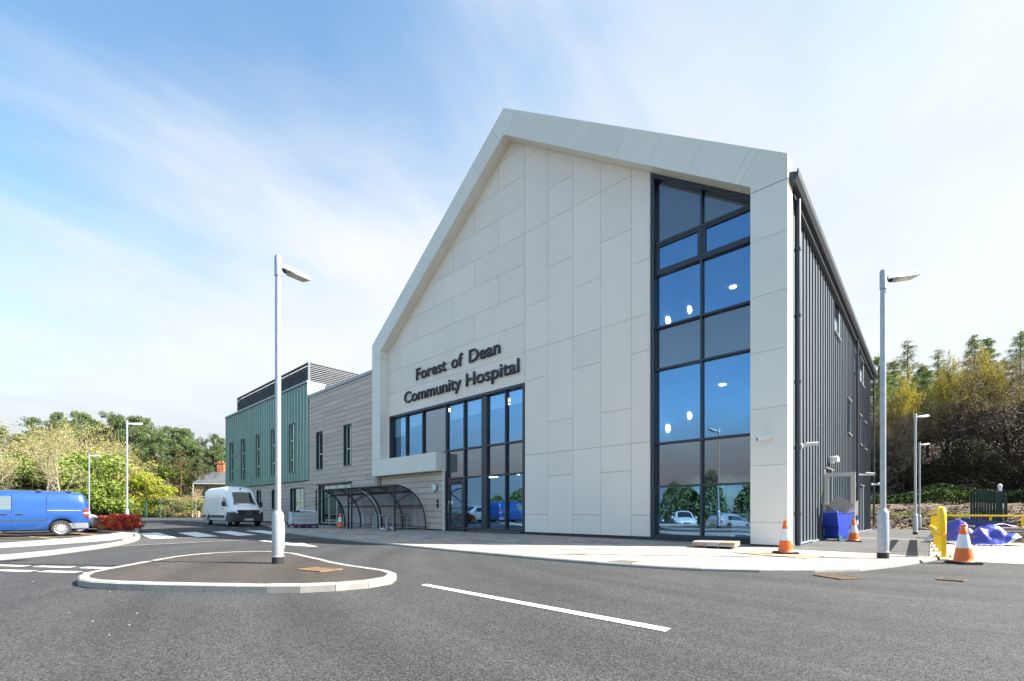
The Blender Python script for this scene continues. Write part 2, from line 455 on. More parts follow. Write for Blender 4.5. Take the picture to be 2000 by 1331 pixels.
# ------------------------------------------------------------------ ground
def big_ground():
    # terrain sheet out to the horizon, one metre below the made ground
    rows = []
    xs = [-1500, -700, -300, -160, -100, -50, 0, 50, 100, 300, 700, 1500]
    for y in xs: rows.append([(x, y, -1.25) for x in xs])
    g = GM().grid(rows).build('terrain', GRASSM); g['kind'] = 'structure'
    xs = [-140 + 2.0 * i for i in range(96)]; ys = [-70 + 2.0 * i for i in range(59)]
    g = GM().grid([[(x, y, zg(x, y)) for x in xs] for y in ys]).build('road', A_ROAD); g['kind'] = 'structure'
    return g
road = big_ground()

def mark(name, pts, m=PAINT, dz=0.006, parent=None):
    o = sheet(name, pts, dz, m, parent or road); return o
# footway in front of the hospital -------------------------------------------------
KERBPTS = smooth_line([(-60, 11.8), (-40, 11.75), (-34, 11.6), (-29, 10.35), (-25, 9.1), (-22.2, 8.5), (-18.9, 8.02), (-15.4, 7.7), (-12.5, 7.55), (-9, 7.44), (-6.8, 7.40), (-5.3, 7.44), (-3.8, 7.60), (-2.5, 8.05), (-1.4, 8.95), (-0.85, 9.75), (-0.35, 11.2), (0.10, 12.95)], 6)
FW_Z = 0.05
wallY = 14.60
def yk(x):
    for a, b in zip(KERBPTS, KERBPTS[1:]):
        if a[0] <= x <= b[0]:
            t = (x - a[0]) / max(1e-6, b[0] - a[0]); return a[1] + t * (b[1] - a[1])
    return 13
PAVE_BED = mk('paving_bed', (0.20, 0.185, 0.165), 0.9, var=0.2, vscale=4)
_k, _inner = kerb_run(KERBPTS, 0.125, 0.058, KERB, None, side=1)
fw = sheet('footway', _inner + [(-0.02, 13.25), (-2.75, 13.25), (-2.75, wallY), (-60, wallY)], FW_Z - 0.012, PAVE_BED, None, 'structure', thick=0.15)
for o in _k: o.parent = fw
def pave_mat(name, col):
    return mk(name, col, 0.85, var=0.10, vscale=6, bump=0.12, bscale=80)
PAVES = [pave_mat('paving_buff', (0.345, 0.285, 0.235)), pave_mat('paving_grey', (0.30, 0.29, 0.28)), pave_mat('paving_cream', (0.375, 0.325, 0.275)), pave_mat('paving_slate', (0.215, 0.215, 0.22)), pave_mat('paving_rose', (0.335, 0.265, 0.215))]
def lay_slabs():
    W, D = 0.60, 0.30
    cells = []
    r = random.Random(3)
    j = 0; y = 7.35
    while y < wallY:
        x = -34 + (0.3 if j % 2 else 0.0)
        while x < 0.1:
            w = r.choice((0.45, 0.6, 0.6, 0.75))
            x0, x1, y0, y1 = x + 0.004, x + w - 0.004, y + 0.004, y + D - 0.004
            x += w
            xm = (x0 + x1) / 2
            if xm > 0.0: continue
            poly = [(x0, y0), (x1, y0), (x1, y1), (x0, y1)]
            # keep what lies inside the kerb line
            for (ax, ay), (bx, by) in zip(KERBPTS, KERBPTS[1:]):
                if bx < x0 - 0.6 or ax > x1 + 0.6: continue
                d = math.hypot(bx - ax, by - ay); nx, ny = -(by - ay) / d, (bx - ax) / d
                poly = clip_half(poly, -nx, -ny, -(nx * ax + ny * ay + 0.131))
                if len(poly) < 3: break
            if len(poly) >= 3 and xm > -2.76: poly = clip_half(poly, 0, 1, 13.24)
            if len(poly) >= 3 and xm < -2.76 and x1 > -2.76 and y1 > 13.2: poly = clip_half(poly, 1, 0, -2.76)
            if len(poly) >= 3 and xm < -17.7: poly = clip_half(poly, 0, 1, 14.20)
            if len(poly) >= 3 and xm > -17.7: poly = clip_half(poly, 0, 1, 14.27)
            if len(poly) < 3 or area(poly) < 0.01: continue
            cells.append((math.hypot(xm, y), poly))
        y += D; j += 1
    cells.sort(key=lambda c: c[0])
    rest = [GM() for _ in PAVES]
    wts = [5, 3, 5, 2, 2]
    for i, (d, poly) in enumerate(cells):
        k = r.choices(range(5), wts)[0]; dz = r.uniform(-0.0015, 0.0015)
        if i < 290:
            g = GM().prism_z(poly, FW_Z - 0.012, FW_Z + dz); g.build('paving_slab', PAVES[k], fw, fix=False)
        else: rest[k].prism_z(poly, FW_Z - 0.012, FW_Z + dz)
    # the farther slabs: one part
    me = bpy.data.meshes.new('paving_slabs'); V, Fs, mi = [], [], []
    for k, g in enumerate(rest):
        o = len(V); V += g.v; Fs += [tuple(i + o for i in q) for q in g.f]; mi += [k] * len(g.f)
    me.from_pydata(V, [], Fs)
    for m in PAVES: me.materials.append(m)
    me.polygons.foreach_set('material_index', mi)
    o = bpy.data.objects.new('paving_slabs', me); COL.objects.link(o); o.parent = fw; o['kind'] = 'stuff'
lay_slabs()

# tarmac pad beside the side wall, its edging strips, tan block paving beyond
pad = sheet('tarmac_path', [(-2.85, 13.25), (-0.02, 13.25), (-0.02, 44), (-2.85, 44)], 0.035, A_PAD, None, 'structure', thick=0.1)
for (x0, x1, y0, y1) in ((-0.02, 0.14, 13.25, 44.0),):
    k = 0; y = y0
    while y < y1 - 0.5:
        o = sheet('edging_kerb', [(x0 + .004, y + .004), (x1, y + .004), (x1, y + 0.91), (x0 + .004, y + 0.91)], 0.05, KERB, pad, thick=0.12, step=50); y += 0.915
sheet('threshold_strip', [(-2.84, 23.35), (-0.03, 22.75), (-0.03, 22.9), (-2.84, 23.5)], 0.05, KERB, pad, thick=0.03)
sheet('paving_strip', [(-2.84, 23.0), (-0.03, 22.4), (-0.03, 22.74), (-2.84, 23.34)], 0.043, PAVES[4], pad, thick=0.02)
def block_paving_mat():
    m = bpy.data.materials.new('tan_block_paving'); m.use_nodes = True; nt = m.node_tree; b = nt.nodes['Principled BSDF']; L = nt.links.new
    g = nt.nodes.new('ShaderNodeNewGeometry'); mp = nt.nodes.new('ShaderNodeMapping'); mp.inputs['Rotation'].default_value = (0, 0, R(45)); L(g.outputs['Position'], mp.inputs[0])
    br = nt.nodes.new('ShaderNodeTexBrick'); br.inputs['Scale'].default_value = 1; br.inputs['Brick Width'].default_value = 0.2; br.inputs['Row Height'].default_value = 0.1; br.inputs['Mortar Size'].default_value = 0.004
    br.inputs['Color1'].default_value = (0.37, 0.32, 0.265, 1); br.inputs['Color2'].default_value = (0.32, 0.275, 0.23, 1); br.inputs['Mortar'].default_value = (0.24, 0.205, 0.175, 1)
    L(mp.outputs[0], br.inputs['Vector']); L(br.outputs[0], b.inputs['Base Color']); b.inputs['Roughness'].default_value = 0.85
    bp = nt.nodes.new('ShaderNodeBump'); bp.inputs['Strength'].default_value = 0.3; bp.inputs['Distance'].default_value = 0.004; L(br.outputs['Fac'], bp.inputs['Height']); bp.invert = True; L(bp.outputs[0], b.inputs['Normal'])
    return m
yard = sheet('block_paving', [(0.145, 13.02), (1.31, 13.0), (8, 12.6), (16, 12.2), (16, 36), (0.145, 36)], 0.006, block_paving_mat(), None, 'structure')

# traffic island ----------------------------------------------------------------------
ISL_TOP = [(185, 1125), (240, 1106), (302, 1095), (345, 1086.5), (384, 1083), (440, 1079), (490, 1077.6), (530, 1078), (565, 1082), (600, 1090), (650, 1102), (700, 1110), (740, 1115), (757, 1122)]
def island():
    outer = [(-9.35, 0.70), (-9.95, 1.10), (-10.72, 1.68), (-11.38, 2.20), (-11.66, 2.70), (-11.72, 3.25), (-11.50, 3.74), (-11.0, 4.06), (-10.2, 4.15), (-9.02, 4.04), (-7.65, 3.90), (-6.79, 3.90), (-6.32, 3.94), (-5.82, 3.82), (-5.54, 3.56), (-5.46, 3.20), (-5.53, 2.85), (-5.80, 2.36), (-6.30, 1.94), (-7.19, 1.27), (-7.85, 0.82), (-8.25, 0.64), (-8.70, 0.575)]
    line = smooth_line(outer, 5, closed=True)
    ks, inn = kerb_run(line, 0.125, 0.10, KERB, None, side=SIDE, closed=True, step=0.42)
    isl = sheet('traffic_island', inn[:-1], 0.094, A_ISLE, None, 'structure', thick=0.25)
    for o in ks: o.parent = isl
    return isl
def signed(l): return sum(l[i][0] * l[(i + 1) % len(l)][1] - l[(i + 1) % len(l)][0] * l[i][1] for i in range(len(l)))
SIDE = -1 if signed([(-9.35, 0.70), (-11.72, 3.25), (-5.46, 3.20)]) < 0 else 1
isl = island()
CHAM = mk('cast_iron', (0.16, 0.105, 0.065), 0.75, metal=0.3, var=0.3, vscale=14, bump=0.4, bscale=60)
def cover(name, quad, z, parent, label, cat, bars=9, m=CHAM):
    cx = sum(q[0] for q in quad) / 4; cy = sum(q[1] for q in quad) / 4
    o = empty(name, (cx, cy, z), label, cat); o['_w'] = (cx, cy, z)
    fr = GM(); q = [Vector((*p, 0)) for p in quad]
    def lerp(u, v): return (q[0] * (1 - u) + q[1] * u) * (1 - v) + (q[3] * (1 - u) + q[2] * u) * v
    def strip(g, u0, u1, v0, v1, z0, z1):
        pts = [lerp(u0, v0), lerp(u1, v0), lerp(u1, v1), lerp(u0, v1)]; g.prism_z([(p.x, p.y) for p in pts], z + z0, z + z1)
    for a in ((0, 1, 0, .08), (0, 1, .92, 1), (0, .06, .08, .92), (.94, 1, .08, .92)): strip(fr, *a, 0, 0.014)
    fr.build('frame', m, o)
    b = GM(); strip(b, .06, .94, .08, .92, 0, 0.002); b.build('pit', TAR, o)
    for i in range(bars):
        u = .09 + i * .82 / bars
        g = GM(); strip(g, u, u + .82 / bars * .62, .1, .9, .002, .012); g.build('bar', m, o)
    return o
cover('road_gully', [(-1.37, 8.52), (-1.10, 8.86), (-0.72, 8.62), (-0.98, 8.26)], 0.004, road, 'rusty slotted drain grate in the asphalt beside the right kerb bend', 'drain')
cover('footway_drain', [(-4.52, 7.62), (-4.52, 8.0), (-4.02, 8.02), (-4.02, 7.64)], FW_Z + 0.002, fw, 'grey slotted drain cover in the pale paving near the kerb', 'drain', 11, mk('dusty_iron', (0.24, 0.22, 0.19), 0.8, metal=0.2, var=0.3, vscale=14))
cover('island_manhole', [(-7.36, 2.98), (-7.33, 3.34), (-6.84, 3.50), (-6.82, 3.13)], 0.0945, isl, 'rusty square access cover in the dark top of the traffic island', 'manhole cover', 6, mk('rust', (0.26, 0.15, 0.075), 0.85, metal=0.1, var=0.35, vscale=10, bump=0.4))
cover('road_patch_cover', [(0.05, 9.2), (0.12, 9.42), (0.4, 9.4), (0.35, 9.2)], 0.004, road, 'small brown cover set in the open asphalt at the right', 'manhole cover', 4)

# left peninsula: kerb, tarmac band, concrete path, planting bed ---------------------------
PEN = smooth_line([(-12.3, -4.0), (-13.6, -1.2), (-14.7, 0.35), (-16.0, 1.22), (-17.3, 1.95), (-19.5, 2.72), (-22.0, 3.20), (-24.4, 3.48), (-26.2, 3.72), (-27.9, 4.02), (-29.4, 4.20), (-31.5, 4.05), (-36, 3.0)], 6)
pen_in = [(-36.5, 1.2), (-30.5, 2.55), (-26.6, 2.95), (-24.0, 2.35), (-21.9, 1.35), (-20.6, 0.5), (-19.3, -0.8), (-18.2, -4.0)]
pk, pin = kerb_run(PEN, 0.15, 0.10, KERB, None, side=1)
pen = sheet('left_footpath', pin + pen_in, 0.05, PAVE_BED, None, 'structure', thick=0.2)
for o in pk: o.parent = pen
# tarmac band between the kerb and the pale path
sheet('tarmac_band', [p for p in pin if p[1] < 2.25 and p[0] > -19.5] + [(-20.0, 2.45), (-19.0, 2.02), (-18.2, 1.2), (-17.4, 0.2), (-16.4, -1.5), (-15.4, -4.0)], 0.096, A_PATH, pen, thick=0.05)
sheet('concrete_path', [(-15.45, -4.0), (-16.45, -1.5), (-17.45, 0.2), (-18.25, 1.2), (-19.05, 2.02), (-20.05, 2.47), (-22.3, 3.0), (-24.7, 3.38), (-25.3, 3.46), (-25.9, 3.1), (-25.3, 2.9), (-24.0, 2.4), (-21.9, 1.38), (-20.6, 0.5), (-19.3, -0.8), (-18.2, -4.0)], 0.098, CONC, pen, thick=0.05)
kerb_run([(-36.5, 1.2), (-30.5, 2.55), (-26.6, 3.0), (-25.7, 3.15)], 0.1, 0.11, KERB, pen, side=1)
sheet('planting_soil', [(-25.6, 3.32), (-26.6, 3.15), (-30.5, 2.72), (-36.5, 1.4), (-36, 2.8), (-31.5, 3.85), (-29.4, 4.0), (-27.9, 3.84), (-26.3, 3.54)], 0.10, SOIL, pen, thick=0.05)
# road markings -----------------------------------------------------------------------
for q in ([(-26.4, 3.75), (-26.75, 4.55), (-21.0, 4.14), (-20.9, 3.38)], [(-25.75, 5.10), (-26.3, 5.93), (-21.1, 5.53), (-21.05, 4.80)], [(-25.95, 6.55), (-26.3, 7.42), (-21.15, 6.95), (-20.95, 6.18)], [(-25.8, 7.95), (-26.1, 8.8), (-21.5, 8.35), (-21.3, 7.55)]):
    mark('zebra_stripe', q)
sheet('raised_table', [(-21.2, 2.75), (-20.85, 5.5), (-21.4, 8.35), (-17.95, 8.15), (-17.55, 5.16), (-17.2, 1.95)], 0.004, A_TABLE, road)
for a, b in (([(-21.15, 2.7), (-20.75, 5.47), (-21.3, 8.3)], 0.14), ([(-17.35, 1.85), (-17.7, 5.16), (-18.05, 8.0)], 0.14)):
    mark('flush_edging', [a[0], a[1], a[2], (a[2][0] + b, a[2][1]), (a[1][0] + b, a[1][1]), (a[0][0] + b, a[0][1])], KERB, 0.009)
mark('lane_line', [(-5.14, 3.76), (-5.16, 3.87), (-1.655, 3.835), (-1.645, 3.70)])
for cpx, cpy in ((343, 1020.5), (356, 1021.4), (369, 1022.8), (385.4, 1024), (401.6, 1025), (418.7, 1027), (440, 1029), (462.8, 1031.3), (487, 1034)):
    x, _ = at_ground(cpx, cpy); y = 8.85 + (-28.2 - x) * 0.044
    mark('lane_dash', [(x - .6, y - .06), (x + .6, y - .06), (x + .6, y + .06), (x - .6, y + .06)], PAINT_OLD)
# double give-way dashes at the mouth of the side road
def dash_row(p0, p1, n, ln, w, sk):
    a, b = Vector(p0), Vector(p1); d = (b - a).normalized(); nrm = Vector((-d.y, d.x)); L_ = (b - a).length
    for i in range(n):
        c = a + d * (L_ * (i + 0.5) / n)
        q = [c - d * ln / 2 - nrm * w / 2, c + d * ln / 2 - nrm * w / 2, c + d * ln / 2 + nrm * w / 2, c - d * ln / 2 + nrm * w / 2]
        mark('give_way_dash', [(p.x, p.y) for p in q])
dash_row(at_ground(-24, 1104.6), at_ground(245, 1111.3), 3, 0.78, 0.16, 0)
dash_row(at_ground(-12, 1114.6), at_ground(252, 1120.6), 3, 0.72, 0.16, 0)
def arrow(tip, tail, w, hl, hw, m=PAINT):
    a, b = Vector(tail), Vector(tip); d = (b - a).normalized(); n = Vector((-d.y, d.x)); c = b - d * hl
    mark('road_arrow', [(p.x, p.y) for p in (a - n * w, c - n * w, c - n * hw, b, c + n * hw, c + n * w, a + n * w)], m)
arrow((-12.75, 5.79), (-17.0, 5.75), 0.11, 1.9, 0.36)
arrow((-49.6, 7.7), (-44.4, 7.9), 0.14, 2.2, 0.55)
# ochre hatching of the accessible bays under the blue van
for a, b in (((-22.4, 1.35), (-24.6, -2.6)), ((-24.6, 2.35), (-27.4, -2.6)), ((-26.6, 2.75), (-31.6, -2.6)), ((-24.9, 2.45), (-33.5, 1.3)), ((-22.5, 1.25), (-31, -0.6))):
    p, q = Vector(a), Vector(b); d = (q - p).normalized(); n = Vector((-d.y, d.x)) * 0.06
    mark('bay_line', [((p + n).x, (p + n).y), ((q + n).x, (q + n).y), ((q - n).x, (q - n).y), ((p - n).x, (p - n).y)], YELLOW_PAINT)

# far verge beyond the car park, its kerb
VER = [(-112, -30), (-109, -8), (-103.5, 6), (-98, 16), (-90, 21), (-82, 23.5), (-60, 25), (-54, 25.5)]
verge = sheet('verge', VER + [(-54, 70), (-170, 70), (-170, -30)], 0.12, GRASSM, None, 'structure', thick=0.25)
kerb_run(VER[1:], 0.3, 0.13, KERB, verge, side=1, step=2.5)
sheet('soil_bed', [(-92.5, 20.3), (-82, 23.9), (-54.2, 25.8), (-54.2, 29), (-84, 28), (-94, 24)], 0.15, SOIL, verge, thick=0.03)

# right bank: woodchip slope and heap
def bank_h(x, y):
    b = -0.36 + 2.0 * smoothstep((y - 42.2) / 11.0) + 0.30 * max(0, y - 55)
    b += 1.5 * math.exp(-(((x - 5.6) / 2.6) ** 2 + ((y - 40.5) / 3.2) ** 2))
    if y > 41 or x > 3: b += 0.13 * math.sin(x * 1.9 + y * 0.7) * math.sin(y * 1.3 - x * 0.4) * smoothstep((y - 42) / 2)
    return b
xs = [-40 + 0.6 * i for i in range(150)]; ys = [36.2 + 0.5 * i for i in range(110)]
bank = GM().grid([[(x, y, (bank_h(x, y) + rng.uniform(-.05, .05)) if y > 42.5 or x > 2.2 and y > 37 else zg(x, y) - 0.12) for x in xs] for y in ys]).build('soil_bank', SOIL, smooth=True)
bank['kind'] = 'structure'
CHIPM = mk('wood_chips', (0.19, 0.135, 0.09), 0.9, var=0.4, vscale=30, col2=(0.16, 0.11, 0.07), c2scale=25, c2lo=0.45, c2hi=0.55)
def chips():
    g = GM(); r = random.Random(5)
    for _ in range(9000):
        x = r.uniform(-7, 11); y = 42 + abs(r.gauss(0, 4.5)) if r.random() < .6 else r.uniform(38, 50)
        if y < 42.6 and x < 2.6: 
            if y < 41.5: continue
        z = bank_h(x, y) + r.uniform(0.0, .05); a = r.uniform(0, 6.28); l = r.uniform(.06, .2); w = r.uniform(.02, .06)
        dx, dy = math.cos(a) * l, math.sin(a) * l; ex, ey = -math.sin(a) * w, math.cos(a) * w; t = r.uniform(-.04, .07)
        g.add([(x - dx - ex, y - dy - ey, z), (x + dx - ex, y + dy - ey, z + t), (x + dx + ex, y + dy + ey, z + t + .02), (x - dx + ex, y - dy + ey, z + .02)], [(0, 1, 2, 3)])
    o = g.build('wood_chippings', CHIPM, fix=False); o['kind'] = 'stuff'
chips()

def grit():
    g = GM(); r = random.Random(17)
    spots = [(-7.0, .6, 1.6, .25), (-5.0, 3.1, .35, .5), (-4, 7.25, 4.5, .12), (-3, 3, 6, 2.5), (-14, 3, 5, 3), (-1.5, 3.5, .3, .15), (2, 9, 3, 2), (-10, .3, 2, .3)]
    for cx, cy, sx, sy in spots:
        for _ in range(30):
            x, y = cx + r.gauss(0, sx), cy + r.gauss(0, sy); s = r.choice((.004, .005, .006, .008, .012)) * r.uniform(.7, 1.2); z = zg(x, y)
            a = r.uniform(0, 6.28); v = [(x + s * math.cos(a + k * 2.1), y + s * math.sin(a + k * 2.1) * .8, z + .002) for k in range(3)] + [(x, y, z + s * .8)]
            g.add(v, [(0, 1, 3), (1, 2, 3), (2, 0, 3)])
    o = g.build('road_grit', mk('grit', (.22, .21, .19), .9, var=.3, vscale=3), fix=False); o['kind'] = 'stuff'
grit()
# ------------------------------------------------------------------ hospital: materials
FRAME = mk('frame_aluminium', (0.755, 0.72, 0.635), 0.42, var=0.03, vscale=0.8, objvar=0.03, spec=0.4)
PANEL = mk('fibre_cement_panel', (0.86, 0.755, 0.645), 0.72, var=0.025, vscale=1.1, objvar=0.03, col2=(0.835, 0.74, 0.645), c2scale=0.9, c2lo=0.4, c2hi=0.7, bump=0.04, bscale=90, stretch=(1, 1, 0.45))
DARKGAP = mk('shadow_gap', (0.05, 0.05, 0.052), 0.9)
NAVY = mk('anthracite_metal', (0.030, 0.036, 0.046), 0.38, spec=0.5)
NAVYRIB = mk('anthracite_cladding', (0.135, 0.165, 0.185), 0.34, metal=0.1, var=0.12, vscale=1.5, objvar=0.08, spec=0.6)
GREEN = mk('green_cladding', (0.235, 0.36, 0.29), 0.42, var=0.06, vscale=0.8, objvar=0.06, spec=0.5)
GREENT = mk('pale_green_trim', (0.52, 0.62, 0.56), 0.5)
GREYT = mk('grey_trim', (0.30, 0.325, 0.35), 0.4, metal=0.3)
PLANKS = [mk('timber_%s' % n, c, 0.8, var=0.12, vscale=9, objvar=0.05, bump=0.3, bscale=30, stretch=(0.10, 1, 1.6), col2=tuple(0.90 * q for q in c), c2scale=2.5, c2lo=0.42, c2hi=0.72) for n, c in (('a', (0.61, 0.50, 0.405)), ('b', (0.585, 0.48, 0.39)), ('c', (0.63, 0.52, 0.425)))]
BRICKM = mk('blue_brick', (0.055, 0.05, 0.055), 0.7, var=0.25, vscale=25, objvar=0.25, bump=0.3)
MORTAR = mk('mortar', (0.33, 0.22, 0.15), 0.95, var=0.2, vscale=20)
BEIGE = mk('beige_trim', (0.42, 0.39, 0.34), 0.6)
WHITE = mk('white_plastic', (0.72, 0.72, 0.71), 0.4)
BLACK = mk('black_plastic', (0.016, 0.017, 0.019), 0.45)
BLIND = mk('pale_blind', (0.75, 0.82, 0.80), 0.9)
INTW = mk('interior_wall', (0.20, 0.21, 0.22), 0.9, var=0.05)
INTD = mk('interior_dark', (0.12, 0.13, 0.14), 0.9)
INTF = mk('interior_floor', (0.20, 0.20, 0.19), 0.7)
def glass_mat(name, tint, refl=(0.33, 0.60, 0.92), base=0.34, rough=0.0, solid=True):
    m = bpy.data.materials.new(name); m.use_nodes = True; nt = m.node_tree; nt.nodes.clear(); L = nt.links.new
    tr = nt.nodes.new('ShaderNodeBsdfTransparent'); tr.inputs[0].default_value = (*tint, 1)
    gl = nt.nodes.new('ShaderNodeBsdfGlossy'); gl.inputs['Color'].default_value = (*refl, 1); gl.inputs['Roughness'].default_value = rough
    fr = nt.nodes.new('ShaderNodeFresnel'); fr.inputs[0].default_value = 1.5
    mr = nt.nodes.new('ShaderNodeMapRange'); mr.inputs['From Min'].default_value = 0.03; mr.inputs['From Max'].default_value = 1; mr.inputs['To Min'].default_value = base; mr.inputs['To Max'].default_value = 1.0; L(fr.outputs[0], mr.inputs['Value'])
    n = nt.nodes.new('ShaderNodeTexNoise'); n.inputs['Scale'].default_value = 0.7; n.inputs['Detail'].default_value = 1
    g = nt.nodes.new('ShaderNodeNewGeometry'); L(g.outputs['Position'], n.inputs['Vector'])
    bp = nt.nodes.new('ShaderNodeBump'); bp.inputs['Strength'].default_value = 0.045; bp.inputs['Distance'].default_value = 0.1; L(n.outputs[0], bp.inputs['Height']); L(bp.outputs[0], gl.inputs['Normal'])
    mx = nt.nodes.new('ShaderNodeMixShader'); L(mr.outputs[0], mx.inputs[0]); L(tr.outputs[0], mx.inputs[1]); L(gl.outputs[0], mx.inputs[2])
    o = nt.nodes.new('ShaderNodeOutputMaterial'); 
    if not solid: L(mx.outputs[0], o.inputs[0]); return m
    clear = nt.nodes.new('ShaderNodeBsdfTransparent'); m2 = nt.nodes.new('ShaderNodeMixShader')   # the inner face of the sheet adds nothing
    L(g.outputs['Backfacing'], m2.inputs[0]); L(mx.outputs[0], m2.inputs[1]); L(clear.outputs[0], m2.inputs[2]); L(m2.outputs[0], o.inputs[0]); return m
GLASS = glass_mat('solar_glass', (0.66, 0.78, 0.84), base=0.38)
GLASSG = glass_mat('green_glass', (0.30, 0.42, 0.38), (0.75, 0.95, 0.85), base=0.40)
def spandrel_mat():
    m = mk('spandrel_glass', (0.016, 0.026, 0.055), 0.03, spec=0.9); b = m.node_tree.nodes['Principled BSDF']; b.inputs['Coat Weight'].default_value = 0.6; b.inputs['Coat Roughness'].default_value = 0.02; b.inputs['IOR'].default_value = 1.8; return m
SPAN = spandrel_mat()
def emit(name, col, s):
    m = bpy.data.materials.new(name); m.use_nodes = True; b = m.node_tree.nodes['Principled BSDF']; b.inputs['Base Color'].default_value = (*col, 1); b.inputs['Emission Color'].default_value = (*col, 1); b.inputs['Emission Strength'].default_value = s; return m
LAMP_ON = emit('lit_lamp', (1.0, 0.97, 0.92), 1.6)

hosp = empty('hospital_building', (-13.2, 13.85, 0), 'pale panelled gable hospital with timber and green metal wings', 'building')
hosp['_w'] = (-13.2, 13.85, 0)
YF, YW, YG = 13.85, 14.36, 14.52
AX, AZ, M = -13.2, 17.93, 0.7135
def zout(x): return AZ - M * abs(x - AX)
def zin(x): return 16.82 - M * abs(x - AX)
# ------------------------------------------------------------------ portal frame panels
un = Vector((M, 1.0)).normalized()           # outward normal of the right rafter in (x, z)
TH = 1.11 / math.sqrt(1 + M * M)
G_ = 0.004
def frame_piece(poly, y1=None):
    # shrink a little for the open joint
    cx = sum(p[0] for p in poly) / len(poly); cz = sum(p[1] for p in poly) / len(poly)
    g = GM().prism_y(poly, YF, y1 or (YW + 0.04)); return g.build('frame_panel', FRAME, hosp)
def rafter(xa, xb, sgn):
    """piece between two outer-edge points; joints square to the slope"""
    def T(x): return (x, zout(x))
    def I(x): return (x - sgn * un.x * TH, zout(x) - un.y * TH)
    g = G_ / math.sqrt(1 + M * M)
    a, b = xa + sgn * g, xb - sgn * g
    return frame_piece([T(a), T(b), I(b), I(a)])
RX = [-12.49, -11.22, -9.98, -8.72, -7.46, -6.22, -4.95, -3.67, -3.47]
for a, b in zip(RX, RX[1:]): rafter(a, b, 1)
LX = [-13.93, -15.16, -16.44, -17.66, -18.92, -20.15, -21.33, -22.49]
for a, b in zip(LX, LX[1:]): rafter(a, b, -1)
def inn(x, s): return (x - s * un.x * TH, zout(x) - un.y * TH)
frame_piece([(-13.93 + G_, zout(-13.93 + G_)), (AX, AZ), (-12.49 - G_, zout(-12.49 - G_)), inn(-12.49 - G_, 1), (AX, zin(AX)), inn(-13.93 + G_, -1)])
XR0, XR1, XL0, XL1 = -3.70, -2.79, -23.61, -22.77
frame_piece([(-3.47 + G_, zout(-3.47)), (XR1, zout(XR1)), (XR1, 9.86), (XR0, 9.86), (XR0, zin(XR0)), inn(-3.47 + G_, 1)])
frame_piece([(-22.49 - G_, zout(-22.49)), (XL0, zout(XL0)), (XL0, 9.62), (XL1, 9.62), (XL1, zin(XL1)), inn(-22.49 - G_, -1)])
zz = [9.845, 8.49, 6.93, 5.38, 3.83, 2.27, 0.71, 0.10]
for a, b in zip(zz, zz[1:]): frame_piece([(XR0, a - G_), (XR1, a - G_), (XR1, b + G_), (XR0, b + G_)])
zz = [9.61, 8.07, 6.54, 5.01, 3.94]
for a, b in zip(zz, zz[1:]): frame_piece([(XL0, a - G_), (XL1, a - G_), (XL1, b + G_), (XL0, b + G_)])
frame_piece([(XL0, 3.93), (XL1, 3.93), (XL1, 3.0), (XL0, 3.0)])
xx = [XL1, -20.95, -19.35, -17.75]
for a, b in zip(xx, xx[1:]):
    GM().box(a + G_, b - G_ * (b < -17.8), YF, 14.50, 3.0, 3.90).build('frame_panel', FRAME, hosp)
# dark carcass just inside the panels, seen only in the open joints
c = GM()
e = 0.015
c.prism_y([(-13.2, AZ - e * 1.3), (XR1 - e, zout(XR1) - e), (XR1 - e, 0.12), (XR0 + e, 0.12), (XR0 + e, zin(XR0) + e), (AX, zin(AX) + e * 1.3)], YF + e, YW + 0.03)
c.prism_y([(-13.2, AZ - e * 1.3), (AX, zin(AX) + e * 1.3), (XL1 - e, zin(XL1) + e), (XL1 - e, 3.88), (-17.77, 3.88), (-17.77, 3.02), (XL0 + e, 3.02), (XL0 + e, zout(XL0) - e)], YF + e, YW + 0.03)
c.build('frame_carcass', DARKGAP, hosp)
# flashing at the foot of the frame and the wall
piece('foot_flashing', NAVY, hosp, XR0 + .005, XR1 - .012, YF + .02, YW, 0.045, 0.095)
piece('foot_flashing', NAVY, hosp, -12.58, -3.75, YW - .01, YG, 0.118, 0.152)
# wall panels -------------------------------------------------------------------------
COLX = [-12.46, -11.245, -10.03, -8.81, -7.59, -6.90]
COLZ = {0: [.155, .88, 3.34, 6.42, 7.65, 9.5, 12.59, 15.72], 1: [.155, 2.41, 3.34, 4.57, 7.65, 10.73, 12.59, 13.83], 2: [.155, .88, 3.34, 6.42, 7.65, 9.5, 12.59], 3: [.155, 2.41, 3.34, 4.57, 7.65, 10.74, 12.59], 4: [.155, .88, 3.34, 6.42, 7.65, 9.5]}
def wall_panel(poly):
    if len(poly) >= 3 and area(poly) > 0.01:
        GM().prism_y(poly, YW, YW + 0.03).build('wall_panel', PANEL, hosp)
def gable_clip(poly, eps=0.006):
    poly = clip_half(poly, M, 1, 16.82 + M * AX - eps); return clip_half(poly, -M, 1, 16.82 - M * AX - eps)
for k in range(5):
    x0, x1 = COLX[k] + 0.006, COLX[k + 1] - 0.006
    if k == 0: x0 = -12.45
    zs = COLZ[k] + [20]
    for a, b in zip(zs, zs[1:]):
        wall_panel(gable_clip([(x0, a + .006), (x1, a + .006), (x1, b - .006), (x0, b - .006)]))
rows = [6.375, 7.625, 8.86, 10.10, 11.35, 12.59, 13.83, 15.05, 16.27, 17.5]
JA, JB = [-22.76, -20.02, -17.02, -13.99, -12.46], [-22.76, -21.53, -18.54, -15.53, -12.46]
for i, (a, b) in enumerate(zip(rows, rows[1:])):
    J = JA if i % 2 == 1 else JB
    for x0, x1 in zip(J, J[1:]):
        wall_panel(gable_clip([(x0 + .006, a + .006), (x1 - .006, a + .006), (x1 - .006, b - .006), (x0 + .006, b - .006)]))
